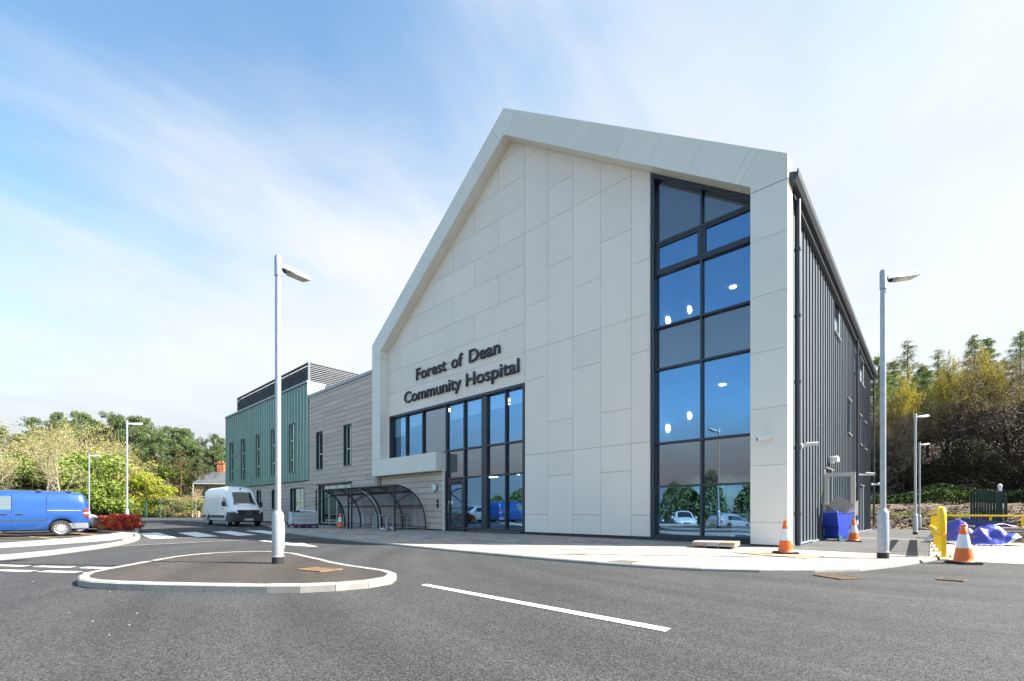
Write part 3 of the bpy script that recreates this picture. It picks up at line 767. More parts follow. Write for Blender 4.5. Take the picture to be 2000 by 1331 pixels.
wall_panel([(-22.76, 3.905), (-22.60, 3.905), (-22.60, 6.363), (-22.76, 6.363)])
g = GM(); g.prism_y(gable_clip([(-22.75, 6.36), (-12.46, 6.36), (-12.46, 18), (-22.75, 18)]), YW + .032, YG + .1)
g.prism_y(gable_clip([(-12.455, .13), (-6.92, .13), (-6.92, 18), (-12.455, 18)]), YW + .032, YG + .1)
g.build('wall_carcass', mk('joint_brown', (0.16, 0.12, 0.09), 0.9), hosp)
# sign -------------------------------------------------------------------------------
def wx(px):
    v = pix(px, 700); return v[0] / v[1] * 14.27
sign = empty('hospital_sign', (-17, YW, 7), 'dark raised letters reading Forest of Dean Community Hospital on pale panels', 'sign'); sign['_w'] = (-17, YW, 7)
for w_, pa, pb in (('Forest', 812.0, 870.2), ('of', 880.4, 902.5), ('Dean', 915.0, 975.6)): text_line(sign, w_, wx(pa), wx(pb), 7.92, 14.27, NAVY, 0.06, 0.59, bold=0.010)
for w_, pa, pb in (('Community', 788.7, 899.7), ('Hospital', 909.2, 1013.0)): text_line(sign, w_, wx(pa), wx(pb), 6.86, 14.27, NAVY, 0.06, 0.59, bold=0.010)
for z, a, b in ((7.96, -19.95, -17.2), (8.28, -19.9, -17.25), (7.96, -16.85, -16.35), (7.96, -15.85, -13.9), (8.28, -15.85, -13.9), (6.90, -21.0, -16.55), (7.2, -21.0, -16.7), (6.90, -16.05, -12.8), (7.22, -16.05, -12.85)):
    GM().box(a, b, 14.332, 14.345, z - .012, z + .012).build('letter_rail', BEIGE, sign)
# ------------------------------------------------------------------ glazing
def bar(parent, x0, x1, z0, z1, y0=YG - .09, y1=YG + .06, name='mullion'):
    return piece(name, NAVY, parent, x0, x1, y0, y1, z0, z1)
def pane(parent, x0, x1, z0, z1, m, y=YG + .02, poly=None, name='pane'):
    pts = poly or [(x0, z0), (x1, z0), (x1, z1), (x0, z1)]
    return GM().prism_y(pts, y, y + 0.024).build(name, m, parent)
# tall corner glazing
tallw = GM()
def soff(x): return zin(x) - 0.01
tallw.prism_y([(-6.893, .155), (-6.893, soff(-6.893)), (XR0 - .002, soff(XR0)), (XR0 - .002, soff(XR0) - .12), (-6.76, soff(-6.76) - .14), (-6.76, .155)], YW - .03, YG + .06)
tallw.box(-6.76, XR0 - .002, YW - .02, YG + .06, .155, .25)
tall = tallw.build('tall_window', NAVY, hosp)
tall['_w'] = hosp['_w']
ZT = [.25, 1.80, 1.86, 3.23, 3.29, 5.69, 5.75, 7.08, 7.14, 8.86, 9.92]
X0, X1, X2, X3 = -6.76, -5.30, -5.22, -3.72
bar(tall, X1 + .01, X2 - .01, .25, 11.10)
for z0, z1 in ((1.80, 1.86), (3.23, 3.29), (5.69, 5.75), (7.08, 7.14), (8.85, 8.93), (9.86, 9.94)):
    bar(tall, X0, X1 + .009, z0, z1, name='transom'); bar(tall, X2 - .009, X3, z0, z1, name='transom')
for z0, z1, m in ((.25, 1.8, GLASS), (1.86, 3.23, SPAN), (3.29, 5.69, GLASS), (5.75, 7.08, SPAN), (7.14, 8.85, GLASS)):
    nm = 'pane' if m is GLASS else 'spandrel_panel'
    pane(tall, X0 - .01, X1 + .02, z0 - .01, z1 + .01, m, name=nm); pane(tall, X2 - .02, X3 + .01, z0 - .01, z1 + .01, m, name=nm)
for a, b in ((X0, X1 + .01), (X2 - .01, X3)):
    w = GM(); z0, z1 = 8.93, 9.86
    for q in ((a, b, z0, z0 + .10), (a, b, z1 - .07, z1), (a, a + .09, z0 + .1, z1 - .07), (b - .09, b, z0 + .1, z1 - .07)): w.box(q[0], q[1], YG - .07, YG + .06, q[2], q[3])
    wo = w.build('vent_frame', NAVY, tall)
    pane(tall, a + .08, b - .08, z0 + .09, z1 - .06, GLASS, YG - .01)
pane(tall, 0, 0, 0, 0, SPAN, poly=[(X0 - .01, 9.93), (X1 + .02, 9.93), (X1 + .02, soff(X1 + .02) - .1), (X0 - .01, soff(X0) - .1)], name='spandrel_panel')
pane(tall, 0, 0, 0, 0, SPAN, poly=[(X2 - .02, 9.93), (X3 + .01, 9.93), (X3 + .01, soff(X3) - .08), (X2 - .02, soff(X2) - .1)], name='spandrel_panel')
# entrance glazing
ent = GM()
ent.box(-22.60, -12.475, YW - .02, YG + .06, 6.26, 6.37)          # head
ent.box(-12.575, -12.475, YW - .02, YG + .06, .155, 6.26)         # right jamb
ent.box(-22.60, -22.50, YW - .02, YG + .06, 3.91, 6.26)           # left jamb
ent.box(-22.50, -17.74, YG - .06, YG + .06, 3.91, 3.98)
ent.box(-17.70, -17.60, YG - .06, YG + .06, .06, 3.98)
ent.box(-17.60, -16.42, YG - .06, YG + .06, .055, .075)
ent.box(-16.40, -12.575, YW - .02, YG + .06, .155, .24)
ent.box(-15.14, -14.80, YG - .10, YG + .06, .24, 6.26)            # the broad mullion
entw = ent.build('entrance_window', NAVY, hosp); entw['_w'] = hosp['_w']
for x, z0, z1 in ((-21.11, 3.98, 6.26), (-19.62, 3.98, 6.26), (-17.69, 3.98, 6.26), (-16.36, .06, 6.26), (-13.64, .24, 6.26)):
    bar(entw, x - .035, x + .035, z0, z1, YG - .09)
for a, b in ((-17.655, -16.395), (-16.325, -15.14), (-14.8, -13.675), (-13.605, -12.575)):
    for z in (3.98, 2.62):
        bar(entw, a, b, z - .035, z + .035, YG - .085, name='transom')
EX = [(-22.5, -21.14), (-21.08, -19.65), (-19.59, -17.72), (-17.655, -16.39), (-16.33, -15.13), (-14.81, -13.67), (-13.61, -12.57)]
for i, (a, b) in enumerate(EX):
    pane(entw, a - .01, b + .01, 4.0, 6.27, SPAN if i == 2 else GLASS, name='spandrel_panel' if i == 2 else 'pane')
    if i >= 3: pane(entw, a - .01, b + .01, 2.64, 3.96, SPAN, name='spandrel_panel')
    if i >= 4: pane(entw, a - .01, b + .01, .22, 2.60, GLASS)
# entrance door
dr = GM()
for q in ((-17.58, -16.42, 2.30, 2.56), (-17.58, -17.44, .07, 2.30), (-16.56, -16.42, .07, 2.30), (-17.44, -16.56, .07, .30)): dr.box(q[0], q[1], YG - .05, YG + .04, q[2], q[3])
door = dr.build('entrance_door', NAVY, hosp); door['_w'] = hosp['_w']
pane(door, -17.45, -16.55, .29, 2.31, GLASS, YG)
GM().tube([(-17.50, YG - .10, 0.9), (-17.50, YG - .10, 1.35)], .015, 6).build('handle', GREYT, door)
GM().box(-17.40, -17.24, YG - .004, YG - .001, 1.36, 1.52).build('notice', WHITE, door)
GM().box(-17.53, -17.49, YG - .06, YG - .05, 1.38, 1.52).build('card_reader', WHITE, door)
GM().box(-17.35, -16.7, YG - .12, YG - .05, 2.36, 2.44).build('door_closer', BLACK, door)
# blinds inside the first-floor panes
for i, dz in ((0, .9), (1, .55), (3, .62), (4, .58), (5, .55), (6, .52)):
    a, b = EX[i]; GM().box(a + .08, b - .04, YG + .10, YG + .11, 6.24 - dz * 1.15, 6.22).build('blind', BLIND, hosp)
# ------------------------------------------------------------------ interior
it = GM()
it.box(-22.9, -7.1, 21.0, 21.1, 0, 12)
it.build('inner_wall', INTW, hosp)
GM().box(-7.05, -6.95, 14.66, 21, 0, 12.2).build('inner_wall', INTW, hosp)
GM().box(-6.95, -3.1, 20.9, 21.0, 0, 10.2).build('inner_wall', INTW, hosp)
for z0, z1, x0, x1, y0 in ((2.75, 3.85, -22.9, -7.1, 14.75), (6.5, 7.0, -22.9, -7.1, 14.75), (2.0, 3.1, -6.95, -3.1, 14.75), (5.9, 6.9, -6.95, -3.1, 14.75), (9.95, 10.1, -6.95, -3.1, 14.75)):
    GM().box(x0, x1, y0, 20.9, z0, z1).build('floor_slab', INTW, hosp)
GM().box(-22.9, -3.1, 14.6, 21, -.05, .06).build('ground_floor', INTF, hosp)
GM().box(-13.0, -12.6, 14.66, 20.9, .06, 2.7).build('inner_wall', INTD, hosp)
st = GM(); st.prism_y([(-5.2, 5.85), (-4.95, 5.85), (-3.2, 3.2), (-3.45, 3.2)], 16.2, 17.6); st.build('stair_flight', INTW, hosp)
for (y, z) in ((15.8, 7.84), (17.78, 8.87), (15.8, 3.98), (17.78, 4.74)):
    GM().lathe([(.14, -6.95), (.14, -6.90), (.11, -6.87)], 16, (0, y, z), 'x').build('wall_light', LAMP_ON, hosp)
for (x, y, z) in ((-5.79, 19.3, 9.94), (-5.9, 18.4, 5.89), (-5.9, 16.4, 1.99), (-20.5, 16.5, 6.49), (-15.9, 17, 6.49), (-14.2, 17, 6.49)):
    GM().lathe([(.13, z - .03), (.13, z)], 16, (x, y, 0)).build('ceiling_light', LAMP_ON, hosp)
GM().box(-4.6, -3.75, 15.2, 15.8, .06, .95).build('reception_desk', WHITE, hosp)
for (x, y, z) in ((-21.6, 15.9, 6.49), (-19.2, 15.9, 6.49), (-16.9, 15.9, 6.49), (-15.4, 16.4, 6.49), (-13.4, 15.9, 6.49), (-16.4, 16.2, 2.74), (-14.0, 16.2, 2.74)):
    GM().box(x - .3, x + .3, y - .3, y + .3, z - .02, z).build('ceiling_fill_panel', LAMP_ON, hosp)  # lit panels, mostly added to brighten the rooms behind the glass
# ------------------------------------------------------------------ plinth bricks
x = -12.6
piece('brick_joint', MORTAR, hosp, -12.6, -3.72, YW + .012, YG, 0.02, 0.117)
while x < -3.75:
    piece('brick', BRICKM, hosp, x + .005, min(x + .22, -3.73), YW + .004, YW + .05, 0.055, 0.112); x += .225
for k in range(4): piece('brick', BRICKM, hosp, -3.66 + .225 * k, -3.45 + .225 * k, YF + .05, YF + .09, -.02, 0.043)
# ------------------------------------------------------------------ gable body, roof and side wall
XS = -2.90
YE = 38.0
b = GM()
b.box(-3.2, XS - .06, 14.40, YE - .02, -.5, 9.75)
b.box(-23.5, -3.2, YE - .2, YE - .02, -.5, 10.2)
b.box(-23.5, -23.3, 14.45, YE - .2, 2.0, 10.2)
b.prism_y([(-23.4, 10.1), (-3.1, 10.1), (AX, 17.2)], YE - .2, YE - .02)
b.build('body_wall', NAVY, hosp)
rf = GM()
rf.prism_y([(AX, 17.72), (-2.85, 10.32), (-2.85, 10.12), (AX, 17.52)], YW + .05, YE + .1)
rf.prism_y([(AX, 17.72), (AX, 17.52), (-23.5, 10.12), (-23.5, 10.32)], YW + .05, YE + .1)
roof = rf.build('roof', NAVY, hosp)
# corner flashing and gutter
GM().box(-2.96, -2.82, YW + .045, 14.66, .06, 9.7).build('corner_trim', NAVYRIB, hosp)
gt = GM(); gt.prism_y([(-2.84, 9.86), (-2.66, 9.83), (-2.585, 9.94), (-2.575, 10.10), (-2.60, 10.10), (-2.62, 10.03), (-2.84, 10.14)], 14.02, YE + .25)
gut = gt.build('gutter', NAVY, hosp)
GM().box(-2.9, -2.76, 14.5, YE + .1, 9.68, 9.855).build('soffit', NAVY, hosp)
def downpipe(y, x=-2.74, r=.055, zb=.05, zt=9.72):
    p = GM().tube([(x, y, zb), (x, y, zt)], r, 10).build('downpipe', NAVY, hosp, smooth=True); p['_w'] = hosp['_w']
    z = .9
    while z < 9.5:
        GM().lathe([(r + .015, z), (r + .015, z + .08)], 10, (x, y, 0)).build('bracket', NAVY, p); z += 1.85
downpipe(14.82, r=.075); downpipe(29.0); downpipe(YE + .05)
WINS = [(22.5, 23.9, 8.33, 10.2, 1), (26.5, 27.7, 4.72, 6.35, 0), (31.3, 32.2, 4.72, 6.32, 0), (33.8, 34.8, 4.72, 6.3, 0), (31.6, 33.4, 8.2, 9.6, 0), (29.3, 30.1, 8.2, 9.2, 0)]
DOORS = [(20.35, 22.0, -.2, 2.62), (29.3, 30.2, -.25, 2.35), (31.8, 33.4, -.3, 2.45)]
openings = [(a, b_, c_, d) for a, b_, c_, d, *_ in WINS] + DOORS
def sheets_between(k0, k1, lo, hi, opens):
    """vertical strips (a0,a1,z0,z1) cut round the openings"""
    segs = [(lo, hi)]
    for a, b_, z0, z1 in opens:
        if b_ > k0 + .02 and a < k1 - .02:
            new = []
            for s0, s1 in segs:
                if z0 > s0: new.append((s0, min(s1, z0)))
                if z1 < s1: new.append((max(s0, z1), s1))
            segs = [s for s in new if s[1] - s[0] > .02]
    return segs
y = 14.9
while y < YE - .1:
    y1 = min(y + .5, YE)
    zb = zg(-2.0, y) + .10
    # split the strip at opening edges so that the sheet stops at the jamb
    cuts = sorted({y, y1} | {q for o in openings for q in o[:2] if y < q < y1})
    for a, b_ in zip(cuts, cuts[1:]):
        for z0, z1 in sheets_between(a, b_, zb, 9.72, openings):
            piece('cladding_sheet', NAVYRIB, hosp, XS - .05, XS, a + .004, b_ - .004, z0, z1)
    for z0, z1 in sheets_between(y - .03, y + .03, zb, 9.72, openings):
        piece('seam', NAVY, hosp, XS, XS + .034, y - .035, y + .035, z0, z1)  # darker than the sheets: shade beside the ribs is put into the colour
    y += .5
for y0, y1, z0, z1 in [o for o in openings]:
    piece('window_hood', GREYT, hosp, XS + .002, XS + .07, y0 - .05, y1 + .05, z1, z1 + .04)
    if z0 > 1: piece('window_sill', GREYT, hosp, XS + .002, XS + .09, y0 - .05, y1 + .05, z0 - .04, z0)
    w = GM().box(XS - .058, XS - .04, y0, y1, z0, z1).build('side_window' if z0 > 1 else 'side_door', BLACK if z0 > 1 else NAVY, hosp); w['_w'] = hosp['_w']
    if z0 > 1: GM().box(XS - .038, XS - .032, y0 + .06, y1 - .06, z0 + .06, z1 - .06).build('pane', SPAN, w)
y = 14.7
while y < YE - .5:
    o = piece('base_trim', GREYT, hosp, XS - .03, XS + .05, y, min(y + 3.0, YE), zg(-2, y) + .035, zg(-2, y) + .09) if not 19.4 < y < 21 else None; y += 3.02
# open side door: pale frame swung out square to the wall
if True:
    fr = GM(); x0, x1, yd, zb = XS + .02, -1.98, 20.3, 0.0
    zb = zg(-2, 20.3) + .07
    for q in ((x0, x0 + .09, zb, 2.42), (x1 - .14, x1, zb, 2.42), (x0 + .09, x1 - .14, 2.28, 2.42), (x0 + .09, x1 - .14, zb, zb + .22), (x0 + .09, x1 - .14, 1.0, 1.06)):
        fr.box(q[0], q[1], yd, yd + .05, q[2], q[3])
    leaf = fr.build('open_door', mk('pale_door', (0.50, 0.47, 0.41), 0.5), hosp); leaf['_w'] = hosp['_w']
    GM().box(x0 + .09, x1 - .14, yd + .02, yd + .028, zb + .22, 2.28).build('pane', glass_mat('clear_glass', (0.82, 0.86, 0.86), base=0.06), leaf)
    GM().box(x1 - .16, x1 - .03, yd - .06, yd - .002, 1.0, 1.05).build('handle', WHITE, leaf)
    GM().box(XS - .3, XS + .01, 20.36, 20.42, -.1, 2.62).build('door_frame', mk('pale_door', (0, 0, 0)), hosp)
# ------------------------------------------------------------------ left wings
XW0, XW1, XG0 = -23.62, -33.10, -52.0
YP = 14.36
wall = GM(); wall.box(-52.0, -23.5, 14.60, 32, -.2, 9.2); wall.build('wing_wall', DARKGAP, hosp)
wins_wood = [(-31.91, -30.94, 3.92, 6.54), (-27.95, -26.97, 3.93, 6.55), (-36.4, -33.9, .16, 2.77), (-31.56, -26.95, .16, 2.82), (-40.15, -39.2, 1.2, 2.78), (-43.65, -42.6, 1.2, 2.83), (-47.3, -46.3, 1.2, 2.8)]
wins_green = [(-50.8, -49.75, 3.95, 7.7), (-47.5, -46.45, 3.95, 7.7), (-43.65, -42.6, 3.95, 7.7), (-40.1, -39.05, 3.95, 7.7), (-36.45, -35.4, 3.95, 7.7)]
def cut_rect(r, holes):
    out = [r]
    for h in holes:
        new = []
        for (a, b_, c_, d) in out:
            if h[0] >= b_ or h[1] <= a or h[2] >= d or h[3] <= c_: new.append((a, b_, c_, d)); continue
            if h[0] > a: new.append((a, h[0], c_, d))
            if h[1] < b_: new.append((h[1], b_, c_, d))
            m0, m1 = max(a, h[0]), min(b_, h[1])
            if h[2] > c_: new.append((m0, m1, c_, h[2]))
            if h[3] < d: new.append((m0, m1, h[3], d))
        out = [q for q in new if q[1] - q[0] > .05 and q[3] - q[2] > .02]
    return out
r = random.Random(11)
ROW = 0.305
def plank_area(x0, x1, z0, z1, y, holes):
    z = z0; k = 0
    while z < z1 - .03:
        zt = min(z + ROW, z1); x = x0 - r.uniform(0, 2.4)
        while x < x1:
            ln = r.choice((1.8, 2.4, 3.0, 3.0, 3.6)); a, b_ = max(x, x0), min(x + ln, x1); x += ln
            if b_ - a < .04: continue
            for q in cut_rect((a + .007, b_ - .007, z + .009, zt - .009), holes):
                yy = y + r.uniform(0, .004)
                piece('plank', PLANKS[r.choice((0, 0, 1, 2))], hosp, q[0], q[1], yy, yy + .035, q[2], q[3])
        z = zt
plank_area(XW1, XW0, .16, 9.22, YP, wins_wood)
plank_area(XG0, XW1, .16, 3.22, YP, wins_wood)
plank_area(-23.4, -17.80, .10, 2.98, 14.30, [])
piece('base_trim', BLACK, hosp, -52, -17.78, YP + .02, 14.60, .02, .158)
piece('corner_post', BEIGE, hosp, -23.72, -23.42, 14.05, 14.29, 2.05 - 2, 2.985)
piece('corner_post', FRAME, hosp, -17.79, -17.71, 14.29, 14.62, .06, 2.995)
piece('door_reveal', NAVY, hosp, -17.705, -17.69, 14.40, 14.62, .06, 2.995)
piece('coping', GREYT, hosp, XW1 + .02, XW0 + .01, YP - .06, 14.75, 9.22, 9.40)
def deep_window(x0, x1, z0, z1, bars=(), vbars=(), frame=FRAME, glass=GLASSG, rev=NAVY, y0=YP - .02, yg=14.535):
    f = GM(); t = .035
    f.box(x0, x0 + t, y0, 14.60, z0, z1); f.box(x1 - t, x1, y0, 14.60, z0, z1); f.box(x0 + t, x1 - t, y0, 14.60, z1 - t, z1); f.box(x0 + t, x1 - t, y0 - .03, 14.60, z0, z0 + t)
    w = f.build('window', rev, hosp); w['_w'] = hosp['_w']
    g = GM(); s = .05; a, b_, c_, d = x0 + t, x1 - t, z0 + t, z1 - t
    for q in ((a, a + s, c_, d), (b_ - s, b_, c_, d), (a + s, b_ - s, d - s, d), (a + s, b_ - s, c_, c_ + s)): g.box(q[0], q[1], yg, yg + .063, q[2], q[3])
    for zf in bars: zc = c_ + (d - c_) * zf; g.box(a + s, b_ - s, yg, yg + .063, zc - .04, zc + .04)
    for xf in vbars: xc = a + (b_ - a) * xf; g.box(xc - .03, xc + .03, yg + .005, yg + .06, c_ + s, d - s)
    g.build('frame', frame, w)
    GM().box(a + .02, b_ - .02, yg + .025, yg + .04, c_ + .02, d - .02).build('pane', glass, w)
CREAMF = mk('window_frame_cream', (0.66, 0.66, 0.60), 0.5)
for i, (a, b_, c_, d) in enumerate(wins_wood):
    if i < 2: deep_window(a, b_, c_, d, (.42,), frame=CREAMF)
    elif i == 2: deep_window(a, b_, c_, d, (), (.55,), frame=CREAMF)
    elif i == 3: deep_window(a, b_, c_, d, (.86,), (.25, .5, .75), frame=CREAMF)
    else: deep_window(a, b_, c_, d, frame=CREAMF)
for (a, b_, c_, d) in wins_green: deep_window(a, b_, c_, d, (.26, .66), frame=CREAMF, rev=mk('green_reveal', (0.10, 0.175, 0.135), 0.5), y0=14.25, yg=14.385)
piece('window_hood', NAVY, hosp, -31.7, -26.9, YP - .12, 14.5, 2.82, 2.90)
# green standing-seam box
x = XG0
while x < XW1 - .05:
    x1 = min(x + .525, XW1)
    cuts = sorted({x, x1} | {q for o in wins_green for q in o[:2] if x < q < x1})
    for a, b_ in zip(cuts, cuts[1:]):
        for z0, z1 in sheets_between(a, b_, 3.25, 10.30, [(o[0], o[1], o[2], o[3]) for o in wins_green]):
            piece('green_sheet', GREEN, hosp, a + .003, b_ - .003, 14.30, 14.34, z0, z1)
    for z0, z1 in sheets_between(x - .02, x + .02, 3.25, 10.30, wins_green):
        piece('green_seam', GREEN, hosp, x - .022, x + .022, 14.245, 14.30, z0, z1)
    x += .525
piece('drip_trim', mk('dark_green_trim', (0.05, 0.075, 0.065), 0.5), hosp, XG0, XW1 + .03, 14.22, 14.6, 3.225, 3.248)
piece('coping', GREYT, hosp, XG0 - .05, XW1 + .06, 14.18, 14.62, 10.30, 10.43)
piece('green_return', GREENT, hosp, XW1 + .005, XW1 + .05, 14.245, 15.5, 9.4, 10.30)
g = GM(); g.box(XG0 + .02, XW1 - .02, 14.63, 24, 9.2, 10.0); g.build('green_body', DARKGAP, hosp)
piece('coping', GREYT, hosp, XW1 + .062, XW1 + .1, 14.5, 15.55, 10.3, 10.4)
# louvred plant screen on the roof
LGREY = mk('louvre_trim', (0.13, 0.14, 0.155), 0.5)
lv = GM()
nl = 17
for k in range(nl):
    z = 9.62 + k * .142
    for (x0, x1, y0, y1) in ((-49.9, -34.1, 14.75, 14.82),):
        lv.add([(x0, y0, z), (x1, y0, z), (x1, y1 + .05, z + .10), (x0, y1 + .05, z + .10), (x0, y0, z + .03), (x1, y0, z + .03), (x1, y1 + .05, z + .13), (x0, y1 + .05, z + .13)], [(0, 1, 2, 3), (4, 5, 6, 7), (0, 1, 5, 4), (1, 2, 6, 5), (2, 3, 7, 6), (3, 0, 4, 7)])
    lv.add([(-34.0, 14.8, z), (-34.0, 22.5, z), (-34.12, 22.5, z + .10), (-34.12, 14.8, z + .10), (-34.0, 14.8, z + .035), (-34.0, 22.5, z + .035), (-34.12, 22.5, z + .135), (-34.12, 14.8, z + .135)], [(0, 1, 2, 3), (4, 5, 6, 7), (0, 1, 5, 4), (1, 2, 6, 5), (2, 3, 7, 6), (3, 0, 4, 7)])
lv.build('louvre_blades', mk('louvre_metal', (0.15, 0.16, 0.175), 0.45, metal=0.1), hosp)['kind'] = 'stuff'
lb = GM(); lb.box(-49.9, -34.3, 15.0, 15.05, 9.5, 12.015); lb.box(-34.35, -34.3, 15.05, 22.5, 9.5, 12.015); lb.box(-49.9, -49.85, 14.83, 14.995, 9.5, 12.015); lb.build('louvre_back', DARKGAP, hosp)
for (x, yy) in ((-34.06, 14.76), (-49.93, 14.76), (-34.06, 22.5)): piece('louvre_post', LGREY, hosp, x - .07, x + .07, yy - .07, yy + .07, 9.4, 12.05)
for k in range(1, 8): piece('louvre_post', BLACK, hosp, -49.9 + 1.97 * k - .03, -49.9 + 1.97 * k + .03, 14.9, 14.96, 9.4, 12.0)
piece('louvre_cap', LGREY, hosp, -49.95, -34.0, 14.7, 14.9, 12.02, 12.08)
piece('louvre_cap', LGREY, hosp, -34.15, -33.98, 14.91, 22.6, 12.02, 12.08)
# ------------------------------------------------------------------ wall fittings (things of their own)
def cctv(loc, face, label, tilt=-15, arm=.22, scale=1.0):
    """face: yaw of the view in degrees (0 = +X); wall normal along nrm"""
    (x, y, z), (nx, ny) = loc
    o = empty('security_camera', (x, y, z), label, 'camera', 'security cameras on the walls')
    n = Vector((nx, ny, 0)); s = scale
    GM().tube([(0, 0, 0), n * .05 * s], .075 * s, 14).build('wall_plate', WHITE, o, smooth=True)
    GM().tube([n * .05 * s, n * arm * s + Vector((0, 0, -.02))], .03 * s, 8).build('arm', WHITE, o, smooth=True)
    d = Vector((math.cos(R(face)) * math.cos(R(tilt)), math.sin(R(face)) * math.cos(R(tilt)), math.sin(R(tilt))))
    c = n * arm * s + Vector((0, 0, .03))
    GM().tube([c - d * .08 * s, c + d * .22 * s], .055 * s, 12).build('housing', WHITE, o, smooth=True)
    GM().tube([c + d * .2201 * s, c + d * .235 * s], .046 * s, 12).build('lens', BLACK, o)
    return o
cctv(((-3.25, YF, 2.98), (0, -1)), 205, 'white bullet camera on the pale frame panel beside the tall glazing')
cctv(((-2.84, 15.75, 2.95), (1, 0)), 10, 'white bullet camera on the dark side wall beside the corner downpipe', 0)
cctv(((XS + .06, 29.6, 2.9), (1, 0)), -30, 'white camera high on the dark side wall beyond the open door', -10, .35, 1.4)
cctv(((XS + .06, 37.7, 2.75), (1, 0)), 20, 'white camera at the far end of the dark side wall', -5, .35, 1.2)
cctv(((-32.66, 14.33, 3.02), (0, -1)), 230, 'small white camera on the timber wall under the green cladding edge', -15)
o = empty('flood_light', (XS + .05, 21.2, 2.98), 'white twin flood light above the open side door', 'lamp')
GM().box(0, .12, -.13, .13, -.13, .13).build('body', WHITE, o, bevel=.02)
for s in (-.16, .16): GM().lathe([(.09, .10), (.11, .2), (.11, .26)], 12, (0, s, 0.02), 'x').build('lamp_head', WHITE, o, smooth=True)
o = empty('bulkhead_lamp', (-18.37, 14.30, 2.19), 'round white bulkhead lamp on the timber wall by the entrance', 'lamp')
GM().lathe([(.20, 0), (.20, -.06)], 24, (0, 0, 0), 'y').build('base', BLACK, o)
GM().lathe([(.185, -.061), (.18, -.10), (.12, -.125), (.03, -.13)], 24, (0, 0, 0), 'y').build('diffuser', WHITE, o, smooth=True)
o = empty('door_intercom', (-18.16, 14.30, 1.39), 'slim black intercom panel on the timber wall beside the entrance door', 'intercom')
GM().box(-.07, .07, -.05, 0, -.2, .2).build('case', BLACK, o, bevel=.01)
GM().lathe([(.035, -.0505), (.03, -.056)], 12, (0, 0, .02), 'y').build('button', WHITE, o)
o = empty('small_wall_box', (-23.95, YP - .01, 7.0), 'small pale box high on the timber wall beside the pale frame', 'wall box')
GM().box(-.18, .18, -.09, 0, -.25, .25).build('case', BEIGE, o, bevel=.01)
GM().box(-.1, .1, -.13, -.091, -.22, -.18).build('bracket', BLACK, o)
# ------------------------------------------------------------------ street furniture
GALV = mk('galvanised_steel', (0.40, 0.42, 0.44), 0.45, metal=0.55, var=0.16, vscale=9, spec=0.5, space='obj')
LANT = mk('lantern_grey', (0.56, 0.57, 0.58), 0.4, metal=0.2, space='obj')
LENSM = mk('lamp_lens', (0.62, 0.60, 0.55), 0.25, space='obj')
ORANGE = mk('cone_orange', (0.78, 0.145, 0.02), 0.5, var=0.06, vscale=9, space='obj')
CONEW = mk('cone_sleeve', (0.72, 0.72, 0.74), 0.45, var=0.05, vscale=9, space='obj')
RUBBER = mk('black_rubber', (0.022, 0.022, 0.023), 0.8, var=0.2, vscale=12, space='obj')
YELLOW = mk('yellow_paint_steel', (0.78, 0.52, 0.008), 0.35, spec=0.5, var=0.03, vscale=4)
BLUEP = mk('bin_blue', (0.025, 0.06, 0.42), 0.42, var=0.08, vscale=6, space='obj')
BLUET = mk('tarpaulin_blue', (0.035, 0.05, 0.36), 0.36, var=0.15, vscale=3, bump=0.5, bscale=7, spec=0.6)
SHEEN = mk('tarpaulin_silver', (0.40, 0.44, 0.47), 0.35, var=0.2, vscale=5, bump=0.5, bscale=7)
WOODP = mk('raw_wood', (0.40, 0.29, 0.18), 0.85, var=0.2, vscale=6, stretch=(1, 5, 1), space='obj')

def lamp_master():
    o = empty('street_lamp', (0, 0, 0), 'x', 'street lamp', 'galvanised lamp columns')
    b = GM().lathe([(.108, 0.12), (.108, 0.14), (.098, .145), (.098, .93), (.085, .98), (.052, 1.03)], 20).build('column_base', GALV, o, smooth=True)
    GM().lathe([(.10, -.25), (.10, .118)], 20).build('base_band', RUBBER, b)
    GM().box(.085, .1035, -.055, .055, .28, .80).build('access_door', GALV, b, bevel=.012)
    GM().lathe([(.050, 1.02), (.050, 5.25), (.047, 5.6)], 14).build('pole', GALV, o, smooth=True)
    GM().lathe([(.058, 5.61), (.058, 5.98), (.052, 6.0)], 14).build('pole_cap', GALV, o, smooth=True)
    a = GM(); a.prism_y([(.062, 5.80), (.68, 5.905), (.68, 5.975), (.10, 5.885), (.062, 5.86)], -.055, .055)
    arm = a.build('lantern_arm', LANT, o, bevel=.006)
    h = GM(); h.prism_y([(.26, 5.795), (.70, 5.870), (.70, 5.904), (.26, 5.830)], -.105, .105)
    hd = h.build('lantern', LANT, o, bevel=.012)
    GM().prism_y([(.29, 5.7945), (.67, 5.8595), (.67, 5.864), (.29, 5.799)], -.10, .10).build('lens', LENSM, hd)
    GM().lathe([(.03, 5.765), (.045, 5.785), (.045, 5.815)], 12, (.16, 0, 0)).build('sensor', RUBBER, arm)
    return o
lm = lamp_master()
def put_lamp(first, x, y, z, yaw, label, s=1.0):
    o = lm if first else copy_tree(lm)
    o.location = (x, y, z); o.rotation_euler = (0, 0, R(yaw)); o.scale = (1, 1, s); o['label'] = label; return o
LX_, LY_ = at_ground(543, 1100, .1)
put_lamp(True, LX_, LY_, .10, 113, 'tall galvanised lamp column standing on the traffic island', .905)
put_lamp(False, -0.72, 12.05, .05, 44, 'near galvanised lamp column with a black foot band on the right footway', .985)
put_lamp(False, -0.56, 30.2, zg(-.56, 30.2) + .03, 48, 'middle lamp column of the row on the tarmac path beside the dark side wall')
put_lamp(False, -0.56, 41.9, zg(-.56, 41.9) + .03, 48, 'farthest lamp column of the row at the woodchip bank')
